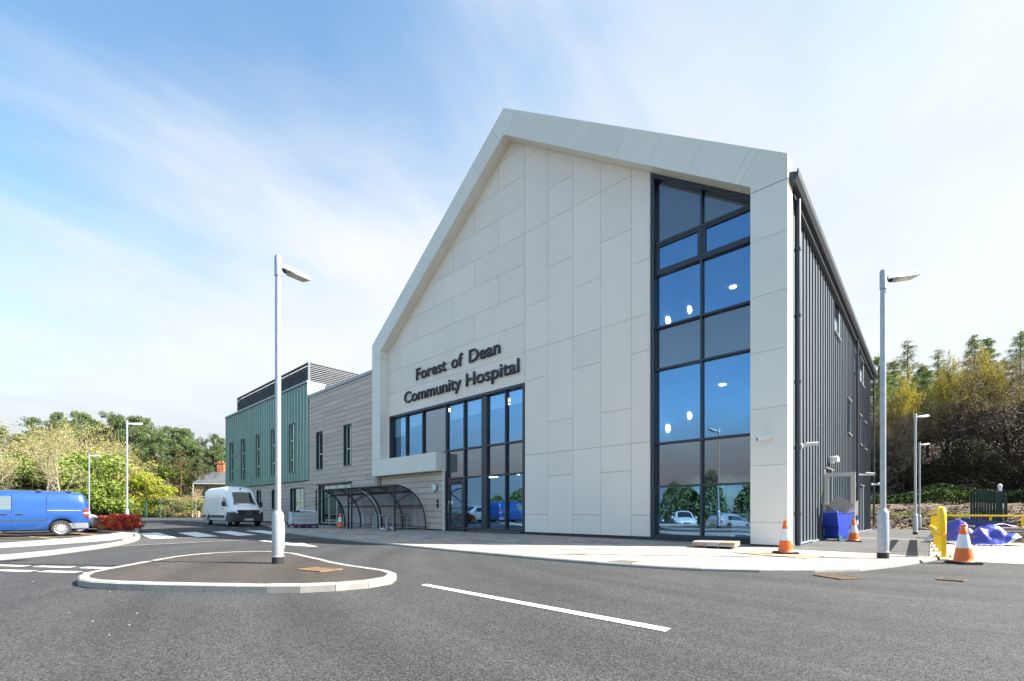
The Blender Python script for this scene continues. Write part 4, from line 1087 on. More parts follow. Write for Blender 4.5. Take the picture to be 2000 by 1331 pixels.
bx, by = at_depth(248, 25.7); put_lamp(False, bx, by, .1, 84, 'lamp column rising from the red shrub bed at the left')
bx, by = at_depth(174, 39.8); put_lamp(False, bx, by, 0, 84, 'small far lamp column behind the blue van and silver car')
put_lamp(False, -17.0, -26, zg(-17, -26), 90, 'lamp column mirrored in the tall corner window')

def cone_master():
    o = empty('traffic_cone', (0, 0, 0), 'x', 'traffic cone', 'orange and white traffic cones')
    g = GM(); g.prism_z([(-.21, -.17), (-.17, -.21), (.17, -.21), (.21, -.17), (.21, .17), (.17, .21), (-.17, .21), (-.21, .17)], 0, .045)
    g.build('base', RUBBER, o, bevel=.008)
    GM().lathe([(.165, .046), (.15, .06), (.1425, .12), (.114, .30)], 22).build('body', ORANGE, o, smooth=True)
    GM().lathe([(.1142, .30), (.1142, .302), (.0725, .56), (.072, .562)], 22).build('reflective_sleeve', CONEW, o, smooth=True)
    GM().lathe([(.0715, .561), (.046, .70), (.040, .705), (.042, .75), (.03, .757)], 22).build('tip', ORANGE, o, smooth=True)
    return o
cm = cone_master()
def put_cone(first, x, y, z, rz, s, label):
    o = cm if first else copy_tree(cm)
    o.location = (x, y, z); o.rotation_euler = (0, 0, R(rz)); o.scale = (s,) * 3; o['label'] = label
put_cone(True, -2.40, 11.70, .066, 40, .99, 'orange and white cone on the plywood sheet at the building corner')
put_cone(False, -1.93, 19.35, .0 + zg(-1.93, 19.35) + .04, 10, 1.0, 'orange and white cone beside the open side door')
put_cone(False, 0.47, 12.42, .006, 38, 1.0, 'orange and white cone beside the yellow barrier at the right')
put_cone(False, -23.75, 12.0, .12, 15, 1.02, 'reddish cone beside the double posts of the cycle shelters')
GM_ = GM().box(-.25, .25, -.2, .2, 0, .065)
o = GM_.build('concrete_slab', mk('slab_grey', (0.36, 0.33, 0.29), .9, var=.15), None, bevel=.006); o.location = (-23.75, 12.0, .052); tag(o, 'loose concrete slab under the cone by the cycle shelters', 'slab')
# ------------------------------------------------------------------ cycle shelters
CLEAR = glass_mat('clear_sheet', (0.80, 0.80, 0.78), (0.9, 0.9, 0.9), base=0.05, rough=.12, solid=False)
def shelter(x0, x1, label, endpanel):
    o = empty('cycle_shelter', ((x0 + x1) / 2, 12.3, FW_Z), label, 'cycle shelter', 'curved cycle shelters'); o['_w'] = ((x0 + x1) / 2, 12.3, FW_Z)
    Y0, Y1, H = 12.3, 14.12, 2.22; zb = FW_Z
    def arc(t): return (Y0 + (Y1 - Y0) * math.sin(t * math.pi / 2) ** 1.0, zb + (H) * math.cos(t * math.pi / 2) ** 0.82 if t < 1 else zb)
    xm = (x0 + x1) / 2
    for x in (x0, x1):
        GM().box(x - .032, x + .032, Y0 - .032, Y0 + .032, zb, zb + H).build('post', BLACK, o)
        GM().tube([(x, Y0 + .03, zb + 1.35), (x, arc(.36)[0], arc(.36)[1] - .02)], .026, 6).build('brace', BLACK, o)
    for x in (x0, xm, x1):
        GM().tube([(x, *arc(k / 16)) for k in range(17)], .03, 6).build('hoop', BLACK, o)
    for t, n in ((0, 'top_rail'), (.38, 'rail'), (.68, 'rail'), (.97, 'rail')):
        y, z = arc(t); GM().box(x0 + .03, x1 - .03, y - .03, y + .03, z - .03, z + .02).build(n, BLACK, o)
    for a, b in ((x0 + .03, xm - .03), (xm + .03, x1 - .03)):
        rows = [[(x, arc(k / 20)[0] + .02, arc(k / 20)[1] + .025) for x in (a, b)] for k in range(21)]
        GM().grid(rows).build('clear_sheet', CLEAR, o)
    if endpanel:
        pts = [arc(k / 14) for k in range(15)] + [(Y0 + .03, zb + .12)]
        pts = [(y, max(z, zb + .10)) for y, z in pts]
        v = [(x1, y, z) for y, z in pts]; GM().add(v, [tuple(range(len(v)))]).build('end_panel', CLEAR, o)
        GM().box(x1 - .02, x1 + .02, Y0, Y1, zb + .08, zb + .13).build('rail', BLACK, o)
        GM().box(x1 - .02, x1 + .02, Y0 + .03, Y1 - .2, zb + 1.10, zb + 1.14).build('rail', BLACK, o)
    return o
shelter(-27.35, -23.42, 'curved black cycle shelter at the left, behind the wrapped pallet', False)
shelter(-23.05, -18.92, 'curved clear cycle shelter nearest the entrance, with a glazed end', True)
def hoop_master():
    o = empty('cycle_stand', (0, 0, 0), 'x', 'cycle stand', 'steel cycle stands in the shelters')
    pts = [(0, -.375, 0), (0, -.375, .62)] + [(0, -.375 + .13 - .13 * math.cos(a * math.pi / 10), .62 + .13 * math.sin(a * math.pi / 10)) for a in range(1, 6)]
    pts += [(0, -p[1], p[2]) for p in reversed(pts)]
    GM().tube(pts, .026, 8).build('hoop', GALV, o, smooth=True)
    for s in (-.375, .375): GM().lathe([(.06, 0), (.06, .012)], 10, (0, s, 0)).build('foot_plate', GALV, o)
    return o
hm = hoop_master()
LABH = ['first steel cycle stand from the left in the left shelter', 'second steel cycle stand in the left shelter', 'steel cycle stand in the left shelter beside the cone', 'leftmost steel cycle stand in the right shelter', 'second steel cycle stand from the left in the right shelter', 'middle steel cycle stand in the right shelter', 'steel cycle stand just left of the end post in the right shelter', 'steel cycle stand at the end post of the right shelter']
for i, x in enumerate((-26.2, -25.3, -24.5, -22.4, -21.35, -20.7, -20.05, -19.4)):
    o = hm if i == 0 else copy_tree(hm)
    o.location = (x, 12.95, FW_Z); o['label'] = LABH[i]
# crumpled polythene by the stands
g = GM(); r = random.Random(2); n = 9
g.grid([[(-20.4 + i * .11, 12.30 + j * .08, FW_Z + .02 + max(0, .12 * math.sin(i * .9) * math.sin(j * .8 + .4) + r.uniform(0, .06))) for i in range(n)] for j in range(6)])
tag(g.build('polythene_sheet', mk('polythene', (0.6, 0.62, 0.64), .3), None, smooth=True, origin=(-20, 12.5, FW_Z)), 'crumpled clear polythene on the paving among the cycle stands', 'plastic sheet')
# ------------------------------------------------------------------ pallet of wrapped blocks
PX0, PY0 = -26.9, 11.3
pal = empty('pallet', (PX0, PY0, FW_Z), 'blue and red timber pallet under the wrapped concrete blocks', 'pallet', rotz=R(-4))
PBL = mk('pallet_blue', (0.02, 0.05, 0.16), .7, var=.2, vscale=9, space='obj'); PRD = mk('pallet_red', (0.42, 0.06, 0.02), .7, var=.2, vscale=9, space='obj')
def pallet_parts(par, L_, W_, m1, m2, z=0, h=.14):
    for k in range(3): y = -W_ / 2 + .05 + k * (W_ - .1) / 2; GM().box(-L_ / 2, L_ / 2, y - .05, y + .05, z, z + .022).build('bottom_board', m1, par)
    for k in range(3):
        for j in range(3): x = -L_ / 2 + .07 + j * (L_ - .14) / 2; y = -W_ / 2 + .05 + k * (W_ - .1) / 2; GM().box(x - .07, x + .07, y - .05, y + .05, z + .023, z + h - .022).build('block', m1, par)
    for k in range(6): x = -L_ / 2 + .06 + k * (L_ - .12) / 5; GM().box(x - .055, x + .055, -W_ / 2, W_ / 2, z + h - .021, z + h).build('top_board', m2, par)
pallet_parts(pal, 2.2, 1.0, PBL, PBL)
BLK = mk('grey_block', (0.42, 0.43, 0.44), .8, var=.1, vscale=8, objvar=.08, space='obj')
stk = empty('block_stack', (PX0 + .05, PY0, FW_Z + .22), 'polythene wrapped stack of pale concrete blocks on the pallet', 'block stack', rotz=R(-4))
for s in (-.6, 0, .6): GM().box(s - .12, s + .12, -.45, .45, -.079, -.001).build('bearer', PRD, stk)
for lay in range(3):
    for k in range(17):
        x = -.98 + k * .115
        GM().box(x, x + .105, -.44, .44, .01 + lay * .225, .01 + lay * .225 + .215).build('block', BLK, stk)
WRAP = mk('wrap_film', (0.62, 0.64, 0.66), .25, var=.08, vscale=3, bump=.6, bscale=6, space='obj')
g = GM(); n = 22
for (y, sg) in ((-.452, -1),):
    rows = []
    for j in range(9): rows.append([(-1.03 + i * .035 , y - .01 - .012 * (math.sin(i * 1.7 + j) + r.random()), .0 + j * .088) for i in range(20)])
    g.grid(rows)
rows = []
for j in range(9): rows.append([(-1.035 - .012 * r.random(), -.46 + i * .092, j * .088) for i in range(11)])
g.grid(rows)
rows = []
for j in range(9): rows.append([(-1.035 + i * .1, -.46 + j * .115, .70 + (.02 * r.random() + (.10 * math.exp(-((i - 16) ** 2) / 8) if i > 10 else 0))) for i in range(21)])
g.grid(rows)
for z in (.1, .32, .55): g.add([(-1.04, -.462, z), (.985, -.462, z), (.985, -.462, z + .045), (-1.04, -.462, z + .045)], [(0, 1, 2, 3)])
g.build('wrapping', WRAP, stk, smooth=True, fix=False)
# slab pack and plywood on the footway by the corner ------------------------------------
sp = empty('slab_pack', (-4.15, 12.65, FW_Z), 'low pack of pale paving slabs by the foot of the tall window', 'slab pack', rotz=R(8))
SLABC = mk('slab_cream', (0.45, 0.40, 0.34), .85, var=.12, vscale=6, objvar=.12, space='obj'); SLABR = mk('slab_stain', (0.40, 0.26, 0.18), .85, var=.25, vscale=8, space='obj')
for k in range(3): GM().box(-.32 + k * .33, -.32 + k * .33 + .06, -.32, .36, 0, .05).build('bearer', WOODP, sp)
for k, (a, b_) in enumerate(((-.58, -.25), (-.24, .09), (.10, .45))):
    for lay in range(2): GM().box(a, b_, -.42, .42, .055 + lay * .058, .108 + lay * .058).build('slab', SLABR if (k + lay) % 3 == 0 else SLABC, sp, bevel=.004)
ply = GM().box(-.78, .78, -.46, .46, 0, .014).build('plywood_sheet', WOODP, None); ply.location = (-2.48, 11.45, FW_Z + .003); ply.rotation_euler = (0, 0, R(-15)); tag(ply, 'sheet of raw plywood lying flat on the paving under the corner cone', 'plywood')
# ------------------------------------------------------------------ wheeled bin with boards
bn = empty('wheeled_bin', (-2.46, 19.70, zg(-2.4, 19.75) + .035), 'scuffed blue wheeled bin overflowing with boards by the open door', 'bin', rotz=R(-24))
# local: front (hinge side, towards camera) is -Y
g = GM()
def loft_rect(secs):
    v = []
    for (w, d, z, oy) in secs: v += [(-w, -d + oy, z), (w, -d + oy, z), (w, d + oy, z), (-w, d + oy, z)]
    f = []
    for i in range(len(secs) - 1):
        for k in range(4): f.append((i * 4 + k, i * 4 + (k + 1) % 4, i * 4 + 4 + (k + 1) % 4, i * 4 + 4 + k))
    f.append((3, 2, 1, 0)); return v, f
v, f = loft_rect([(.21, .26, .10, 0), (.225, .27, .16, 0), (.285, .36, .96, .02), (.30, .375, .97, .02), (.30, .375, 1.0, .02), (.27, .34, 1.0, .02), (.2, .25, .3, 0)])
g.add(v, f); g.build('body', BLUEP, bn)
v, f = loft_rect([(.245, .03, .50, -.335), (.30, .045, .52, -.35), (.305, .05, .98, -.42), (.29, .03, 1.04, -.42)]); f.append((12, 13, 14, 15))
GM().add(v, f).build('lid', BLUEP, bn, bevel=.012)
for s in (-.12, .12): GM().box(s - .025, s + .025, -.30, -.255, .12, .5).build('rib', BLUEP, bn)
for s in (-.27, .27): GM().lathe([(.10, -.03), (.10, .03)], 18, (s, -.26, .10), 'x').build('wheel', mk('teal_wheel', (0.02, 0.13, 0.17), .7), bn, smooth=True)
GM().tube([(-.28, -.26, .1), (.28, -.26, .1)], .015, 6).build('axle', RUBBER, bn)
GM().tube([(-.26, -.48, .99), (.26, -.48, .99)], .018, 8).build('handle', BLUEP, bn)
def board(name, c, sx, sz, th, rot, m, label, cat='board', group=None):
    o = GM().box(-sx / 2, sx / 2, -th / 2, th / 2, -sz / 2, sz / 2).build(name, m, None); o.location = c; o.rotation_euler = rot; return tag(o, label, cat, group)
bz = zg(-2.4, 19.75) + .035
BO = mk('hardboard', (0.36, 0.31, 0.25), .8, var=.1, vscale=3, space='obj'); CARD = mk('cardboard', (0.27, 0.18, 0.11), .9, var=.15, space='obj')
board('ceiling_board', (-2.40, 19.68, bz + 1.17), .60, .66, .02, (R(-10), R(36), R(-10)), BO, 'large pale square board sticking up out of the blue bin')
board('cardboard_sheet', (-2.62, 19.60, bz + 1.04), .10, .56, .03, (R(-4), R(-32), R(-10)), CARD, 'brown cardboard sheet at the left edge of the blue bin', group='cardboard in the bin')
board('cardboard_sheet', (-2.55, 19.62, bz + 1.0), .10, .50, .03, (R(-4), R(-40), R(-8)), CARD, 'brown cardboard sheet tucked behind the first one in the blue bin', group='cardboard in the bin')
# blue and white sacks standing behind the glass door
sk = empty('rubble_sack', (-2.15, 20.75, zg(-2, 20.7) + .035), 'blue and white striped packaging standing behind the glass door', 'packaging')
for k in range(5): GM().box(-.18, .20, -.08 + k * .01, .08, .05 + k * .17, .05 + k * .17 + .165).build('stripe', BLUEP if k % 2 == 0 else CONEW, sk)
GM().prism_y([(-.2, .9), (.2, .9), (.2, 1.45), (.1, 1.35)], -.01, .01).build('flap', CONEW, sk)
# dark narrow board leaning by the door
o = board('leaning_board', (-2.80, 18.9, .60), .05, 1.30, .10, (R(2), R(3), R(0)), NAVY, 'dark narrow board leaning on the ribbed wall left of the bin')
# ------------------------------------------------------------------ yellow crash barrier
bar_o = empty('crash_barrier', (.12, 17, 0), 'bright yellow tubular crash barrier with two rails along the path edge', 'barrier'); bar_o['_w'] = (.12, 17, 0)
def bpos(t): return (.20 - .17 * t, 13.22 + 9.8 * t)
for k in range(6):
    x, y = bpos(k / 5); z = zg(x - 1, y) * .9 + .05
    po = GM().box(x - .035, x + .045, y - .04, y + .04, z + .012, z + .88).build('post', YELLOW, bar_o); po['_w'] = bar_o['_w']
    GM().box(x - .15, x + .13, y - .10, y + .10, z, z + .012).build('base_plate', YELLOW, po)
    for s in (-.11, .10):
        for q in (-.06, .06): GM().lathe([(.014, z + .012), (.014, z + .04)], 6, (x + s, y + q, 0)).build('bolt', RUBBER, po)
def rail_pt(t, z): x, y = bpos(t); return (x - .03, y, z + zg(x - 1, y) * .9 + .05)
loop = [rail_pt(t, .48) for t in (1.0, .75, .5, .25, .02)]
x, y, z = rail_pt(0, .48)
loop += [(x, y - .06, z + .03), (x, y - .10, z + .12), (x, y - .10, z + .26), (x, y - .10, z + .40), (x, y - .06, z + .49)]
loop += [rail_pt(t, 1.0) for t in (.02, .25, .5, .75, 1.0)]
GM().tube(loop, .074, 14).build('looped_rail', YELLOW, bar_o, smooth=True)
for t in (.2, .5, .8): GM().tube([rail_pt(t, .48), rail_pt(t + .002, .48)], .073, 14).build('rail_sleeve', YELLOW, bar_o)
# yellow hand rail along the yard edge
yr = empty('yellow_rail', (3, 27, -.12), 'thin yellow steel hand rail on posts in front of the woodchip bank', 'railing'); yr['_w'] = (3, 27, -.12)
GM().tube([(.36, 27, .83), (9, 27, .83)], .03, 8).build('rail', YELLOW, yr)
GM().tube([(.36, 27, .40), (9, 27, .40)], .024, 8).build('rail', YELLOW, yr)
for k in range(10): x = .92 + .88 * k; GM().box(x - .035, x + .035, 26.97, 27.03, -.15, .80).build('post', YELLOW, yr)
# ------------------------------------------------------------------ tarpaulin heap
def tarp():
    cx, cy = 1.02, 21.3; z0 = -.075
    gx, gy = 56, 40; r = random.Random(8)
    pk = [(-.42, .05, .70, .56, .52), (.35, .0, .56, .52, .50), (.82, -.1, .36, .32, .42), (-.86, .1, .34, .30, .42)]
    from mathutils import noise as mn
    rows = []
    for j in range(gy):
        row = []
        for i in range(gx):
            u, v = i / (gx - 1) * 2 - 1, j / (gy - 1) * 2 - 1
            x, y = u * 1.14, v * .80
            k = 1 - .28 * (u * u * v * v) + .07 * math.sin(4 * math.atan2(v, u) + 1); x *= k; y *= k
            h = 0
            for (px_, py_, ph, sx, sy) in pk: h = max(h, ph * math.exp(-(abs((x - px_) / sx)) ** 3.2 - (abs((y - py_) / sy)) ** 3.2))
            e = max(abs(u), abs(v))
            p3 = Vector((x * 1.5 + 3, y * 2.4, 1.7))
            rid = abs(mn.noise(p3)) + .55 * abs(mn.noise(p3 * 2.3 + Vector((4, 1, 0)))) + .3 * abs(mn.noise(p3 * 5.1))
            h += (.15 * rid - .05) * (.35 + min(1, h * 2.2)) * (1 if e < .9 else .6)
            h = max(h, .012 + .03 * r.random() + (.05 * abs(mn.noise(p3 * 3)) if e > .8 else 0))
            row.append((cx + x + .05 * mn.noise(p3 * 1.7), cy + y + .05 * mn.noise(p3 * 1.9), z0 + h))
        rows.append(row)
    o = empty('tarpaulin', (cx, cy, z0), 'crumpled blue tarpaulin with silver hem draped over a low heap', 'tarpaulin'); o['_w'] = (cx, cy, z0)
    GM().grid([rw[4:-4] for rw in rows[3:-1]]).build('cover', BLUET, o, smooth=True)
    h = GM()
    h.grid([rw[:5] for rw in rows[3:]]); h.grid([rw[-5:] for rw in rows[3:]]); h.grid([rw for rw in rows[:4]])
    h.build('hem', SHEEN, o, smooth=True)
    return o
tarp()
hp = empty('brick_heap', (1.0, 21.5, -.09), 'stacked dark rubble showing under the lifted edge of the blue tarpaulin', 'heap'); hp['_w'] = (1, 21.5, -.09)
for k in range(9):
    x = .3 + (k % 5) * .29; z = -.09 + (k // 5) * .16; GM().box(x, x + .26, 20.85, 21.5, z, z + .14).build('block', mk('rubble', (0.15, 0.12, 0.10), .9, var=.3), hp)
board('timber_batten', (.75, 21.25, .53), .62, .05, .12, (0, R(2), R(-6)), WOODP, 'short weathered batten lying on top of the blue tarpaulin', 'batten')
# blue hoarding board, trough, timber stack
board('blue_board', (1.62, 26.35, .30), 1.5, .72, .03, (R(-12), R(7), R(-3)), mk('hoarding_blue', (0.030, 0.045, 0.16), .6, var=.08, vscale=2), 'dark blue plywood board leaning against the yellow hand rail', 'board')
tr = empty('metal_trough', (.75, 25.6, -.12), 'long dark green metal trough behind the blue tarpaulin', 'trough'); tr['_w'] = (.75, 25.6, -.12)
DKG = mk('dark_green_paint', (0.012, 0.035, 0.03), .6, var=.15)
v, f = loft_rect([(.55, .25, 0, 0), (.75, .34, .42, 0), (.79, .38, .42, 0), (.79, .38, .47, 0), (.73, .32, .47, 0), (.5, .2, .05, 0)])
GM().add([(p[0] + .75, p[1] + 25.6, p[2] - .12) for p in v], f).build('body', DKG, tr)
for s in (-.4, .4): GM().box(.75 + s - .03, .75 + s + .03, 25.22, 25.27, -.1, .3).build('rib', DKG, tr)
ts = empty('timber_stack', (3.1, 25.2, -.12), 'untidy stack of grey planks and sheets on timber bearers at the right edge', 'timber stack'); ts['_w'] = (3.1, 25.2, -.12)
GW = [mk('grey_timber_%d' % i, c, .85, var=.2, vscale=6, stretch=(.3, 3, 3)) for i, c in enumerate(((.36, .34, .32), (.29, .26, .23), (.42, .28, .15), (.44, .43, .42)))]
r = random.Random(4)
for k in range(4): x = 1.9 + k * .9; GM().box(x, x + .14, 24.8, 25.8, -.12, -.02).build('bearer', mk('bearer_brown', (.12, .05, .03), .8), ts)
for lay in range(5):
    for j in range(4):
        a = 1.35 + r.uniform(0, .7) + (.25 if lay < 2 else 0); y = 24.75 + j * .27; z = -.018 + lay * .088; b_ = a + r.uniform(2.8, 3.8)
        GM().add([(a, y, z), (b_, y + .02, z + .01), (b_, y + .25, z + .01), (a, y + .24, z), (a, y, z + .06), (b_, y + .02, z + .07), (b_, y + .25, z + .07), (a, y + .24, z + .06)], [(3, 2, 1, 0), (4, 5, 6, 7), (0, 1, 5, 4), (1, 2, 6, 5), (2, 3, 7, 6), (3, 0, 4, 7)]).build('plank', GW[r.choice((0, 0, 1, 2, 3))], ts)
pl = GM(); pl.grid([[(1.75 + i * .14, 24.9 + j * .13, .45 + .06 * r.random() + .05 * math.sin(i)) for i in range(8)] for j in range(5)])
tag(pl.build('polythene_sheet', mk('polythene', (0, 0, 0)), None, smooth=True, origin=(2.2, 25.1, .45)), 'scrap of white polythene on top of the timber stack', 'plastic sheet')
# dark green solid fence section standing on the bank
gf = empty('solid_fence', (2.7, 44, .8), 'dark green solid fence section with a thick end post on the bank', 'fence'); gf['_w'] = (2.7, 44, .8)
for k in range(9):
    x = 2.0 + k * .125; GM().box(x, x + .118, 44.3 - k * .12, 44.36 - k * .12, .2, 2.42 - .01 * k + .03 * (k % 2)).build('panel', DKG, gf)
GM().box(3.12, 3.42, 43.0, 43.25, -.2, 2.30).build('end_post', DKG, gf); GM().box(3.11, 3.43, 42.99, 43.26, 2.30, 2.34).build('post_cap', GREYT, gf)
GM().box(3.48, 3.62, 42.9, 43.1, -.6, 1.95).build('end_post', DKG, gf)
GM().lathe([(.07, 2.34), (.11, 2.6), (.11, 2.72), (.03, 2.78)], 10, (3.3, 43.1, 0)).build('lamp', WHITE, gf)
# ------------------------------------------------------------------ vehicles
def paint(name, col, metal=0.0, rough=.3): return mk(name, col, rough, metal=metal, coat=.8, spec=.5, space='obj')
TYRE = mk('tyre', (0.028, 0.028, 0.028), .85, var=.2, vscale=20, space='obj')
WELL = mk('wheel_well', (0.006, 0.006, 0.006), .95, space='obj')
CARGLASS = mk('car_glass', (0.012, 0.016, 0.018), .04, spec=.9, coat=.3, space='obj')
TRIM = mk('dark_trim', (0.035, 0.037, 0.04), .6, space='obj')
CHROME = mk('bright_metal', (0.62, 0.63, 0.64), .22, metal=.85, space='obj')
RIMM = mk('rim_silver', (0.50, 0.51, 0.52), .35, metal=.5, space='obj')
HEADL = mk('headlight', (0.55, 0.58, 0.6), .08, spec=.8, coat=1, space='obj')
REDL = mk('tail_red', (0.55, 0.02, 0.012), .2, coat=.6, space='obj'); AMBER = mk('amber', (0.75, 0.20, 0.02), .3, space='obj')
PLATEW = mk('plate_white', (0.72, 0.72, 0.70), .4, space='obj'); PLATEY = mk('plate_yellow', (0.72, 0.50, 0.03), .4, space='obj')
def interp(tab, x):
    if x <= tab[0][0]: return tab[0][1]
    for (a, u), (b, v) in zip(tab, tab[1:]):
        if x <= b:
            t = (x - a) / (b - a); return u + (v - u) * t
    return tab[-1][1]
class Car:
    """lofted body: tables over x (front +x) give half width, belt, top, roof half width, sill"""
    def __init__(s, L, wid, belt, top, roofw, sill, axles, wr, step=.05, soft=.05, crown=.03):
        s.L, s.wid, s.belt, s.top, s.roofw, s.sill, s.axles, s.wr, s.step, s.soft, s.crown = L, wid, belt, top, roofw, sill, axles, wr, step, soft, crown
    def sec(s, x):
        w = interp(s.wid, x); tp = interp(s.top, x); bl = min(interp(s.belt, x), tp - .015); rw = min(interp(s.roofw, x), w - .005)
        zl = s.sill
        for a in s.axles:
            d = abs(x - a); ra = s.wr + .065
            if d < ra: zl = max(zl, s.wr + math.sqrt(ra * ra - d * d))
        zl = min(zl, bl - .1); h = bl - zl; sf = min(s.soft, (tp - bl) * .45)
        side = [(w - .045, zl), (w - .012, zl + .10 * h), (w, zl + .42 * h), (w - .006, zl + .75 * h), (w - .025, bl)]
        ww = w - .025
        return side, (ww, bl), (rw + sf * .15, tp - sf), (rw - sf, tp - .002), (0, tp + s.crown)
    def pts(s, x):
        side, a, b, c, d = s.sec(x)
        m = (b[0] * .35 + c[0] * .65 + .006, b[1] * .35 + c[1] * .65 + .012)
        half = side + [(a[0] + (b[0] - a[0]) * .5, a[1] + (b[1] - a[1]) * .5), b, m, c, (c[0] * .55, c[1] + s.crown * .75), d]
        return [(-y, z) for y, z in half] + [(y, z) for y, z in reversed(half[:-1])]
    def body(s, m, par, name='body'):
        n = int(s.L / s.step); xs = [-s.L / 2 + s.L * i / n for i in range(n + 1)]
        for a in s.axles: xs += [a - s.wr - .064, a + s.wr + .064]
        xs = sorted(xs); rows = [[(x, y, z) for y, z in s.pts(x)] for x in xs]
        g = GM().grid(rows); k = len(rows[0]); g.f.append(tuple(range(k))); g.f.append(tuple(range((len(rows) - 1) * k, len(rows) * k)))
        o = g.build(name, m, par, smooth=True)
        return o
    def side_panel(s, x0, x1, t0, t1, sgn, m, par, name, out=.006, slant0=0, slant1=0, n=10):
        rows = []
        for i in range(n + 1):
            row = []
            for j in range(5):
                t = t0 + (t1 - t0) * j / 4
                x = x0 + slant0 * j / 4 + (x1 + slant1 * j / 4 - x0 - slant0 * j / 4) * i / n
                side, a, b, c, d = s.sec(x)
                row.append((x, sgn * (a[0] + (b[0] - a[0]) * t + out), a[1] + (b[1] - a[1]) * t))
            rows.append(row)
        g = GM().grid(rows); return g.build(name, m, par, smooth=True)
    def low_panel(s, x0, x1, z0, z1, sgn, m, par, name, out=.008, n=14):
        rows = []
        for i in range(n + 1):
            x = x0 + (x1 - x0) * i / n; side = s.sec(x)[0]; tab = [(p[1], p[0]) for p in side]
            rows.append([(x, sgn * (interp(tab, z) + out), z) for z in (z0, (z0 + z1) / 2, z1)])
        return GM().grid(rows).build(name, m, par, smooth=True)
    def screen(s, x0, x1, f, m, par, name, up=.01, n=8):
        rows = []
        for i in range(n + 1):
            x = x0 + (x1 - x0) * i / n; side, a, b, c, d = s.sec(x); row = []
            for j in range(9):
                q = (j / 4 - 1) * f; y = q * c[0]; z = c[1] + s.crown * (1 - q * q) * .95
                row.append((x, y, z + up))
            rows.append(row)
        return GM().grid(rows).build(name, m, par, smooth=True)
    def wheels(s, par, spokes=10, track=None, rim=RIMM, wid=.2):
        for a in s.axles:
            for sg in (-1, 1):
                w = (track or interp(s.wid, a)) - .015; r_ = s.wr
                ty = GM().lathe([(r_ * .66, 0), (r_ * .70, .012), (r_ * .92, .008), (r_ * .985, -.02), (r_, -.05), (r_, -wid + .03), (r_ * .95, -wid), (r_ * .6, -wid)], 28, (0, 0, 0), 'y', cap0=False)
                ty.v = [(p[0] + a, sg * (w + p[1]), p[2] + r_) for p in ty.v]
                wh = ty.build('wheel', TYRE, par, smooth=True)
                rm = GM().lathe([(r_ * .67, .004), (r_ * .64, -.004), (r_ * .58, -.02), (r_ * .2, -.012), (.01, -.006)], 28, (0, 0, 0), 'y', cap0=False); rm.v = [(p[0] + a, sg * (w + p[1]), p[2] + r_) for p in rm.v]
                ro = rm.build('rim', rim, wh, smooth=True)
                h = GM()
                for k in range(spokes):
                    t = 2 * math.pi * (k + .5) / spokes; dt = .55 * math.pi / spokes
                    q = [(r_ * .46, t - dt * .8), (r_ * .59, t - dt), (r_ * .59, t + dt), (r_ * .46, t + dt * .8), (r_ * .36, t)]
                    h.add([(a + rr * math.cos(tt), sg * (w - .008), r_ + rr * math.sin(tt)) for rr, tt in q], [tuple(range(5))])
                h.build('rim_slots', WELL, wh, fix=False)
        g = GM()
        for a in s.axles:
            g.box(a - s.wr - .1, a + s.wr + .1, -interp(s.wid, a) + .10, interp(s.wid, a) - .10, s.sill + .02, s.wr * 2 + .10)
        g.box(-s.L / 2 + .25, s.L / 2 - .25, -interp(s.wid, 0) + .12, interp(s.wid, 0) - .12, s.sill - .04, s.sill + .12)
        g.build('underbody', WELL, par)
def mirror(par, x, y, z, m, s=1.0):
    sg = 1 if y > 0 else -1
    return GM().box(x - .05 * s, x + .07 * s, y, y + sg * .19 * s, z, z + .22 * s).build('wing_mirror', m, par, bevel=.03 * s)
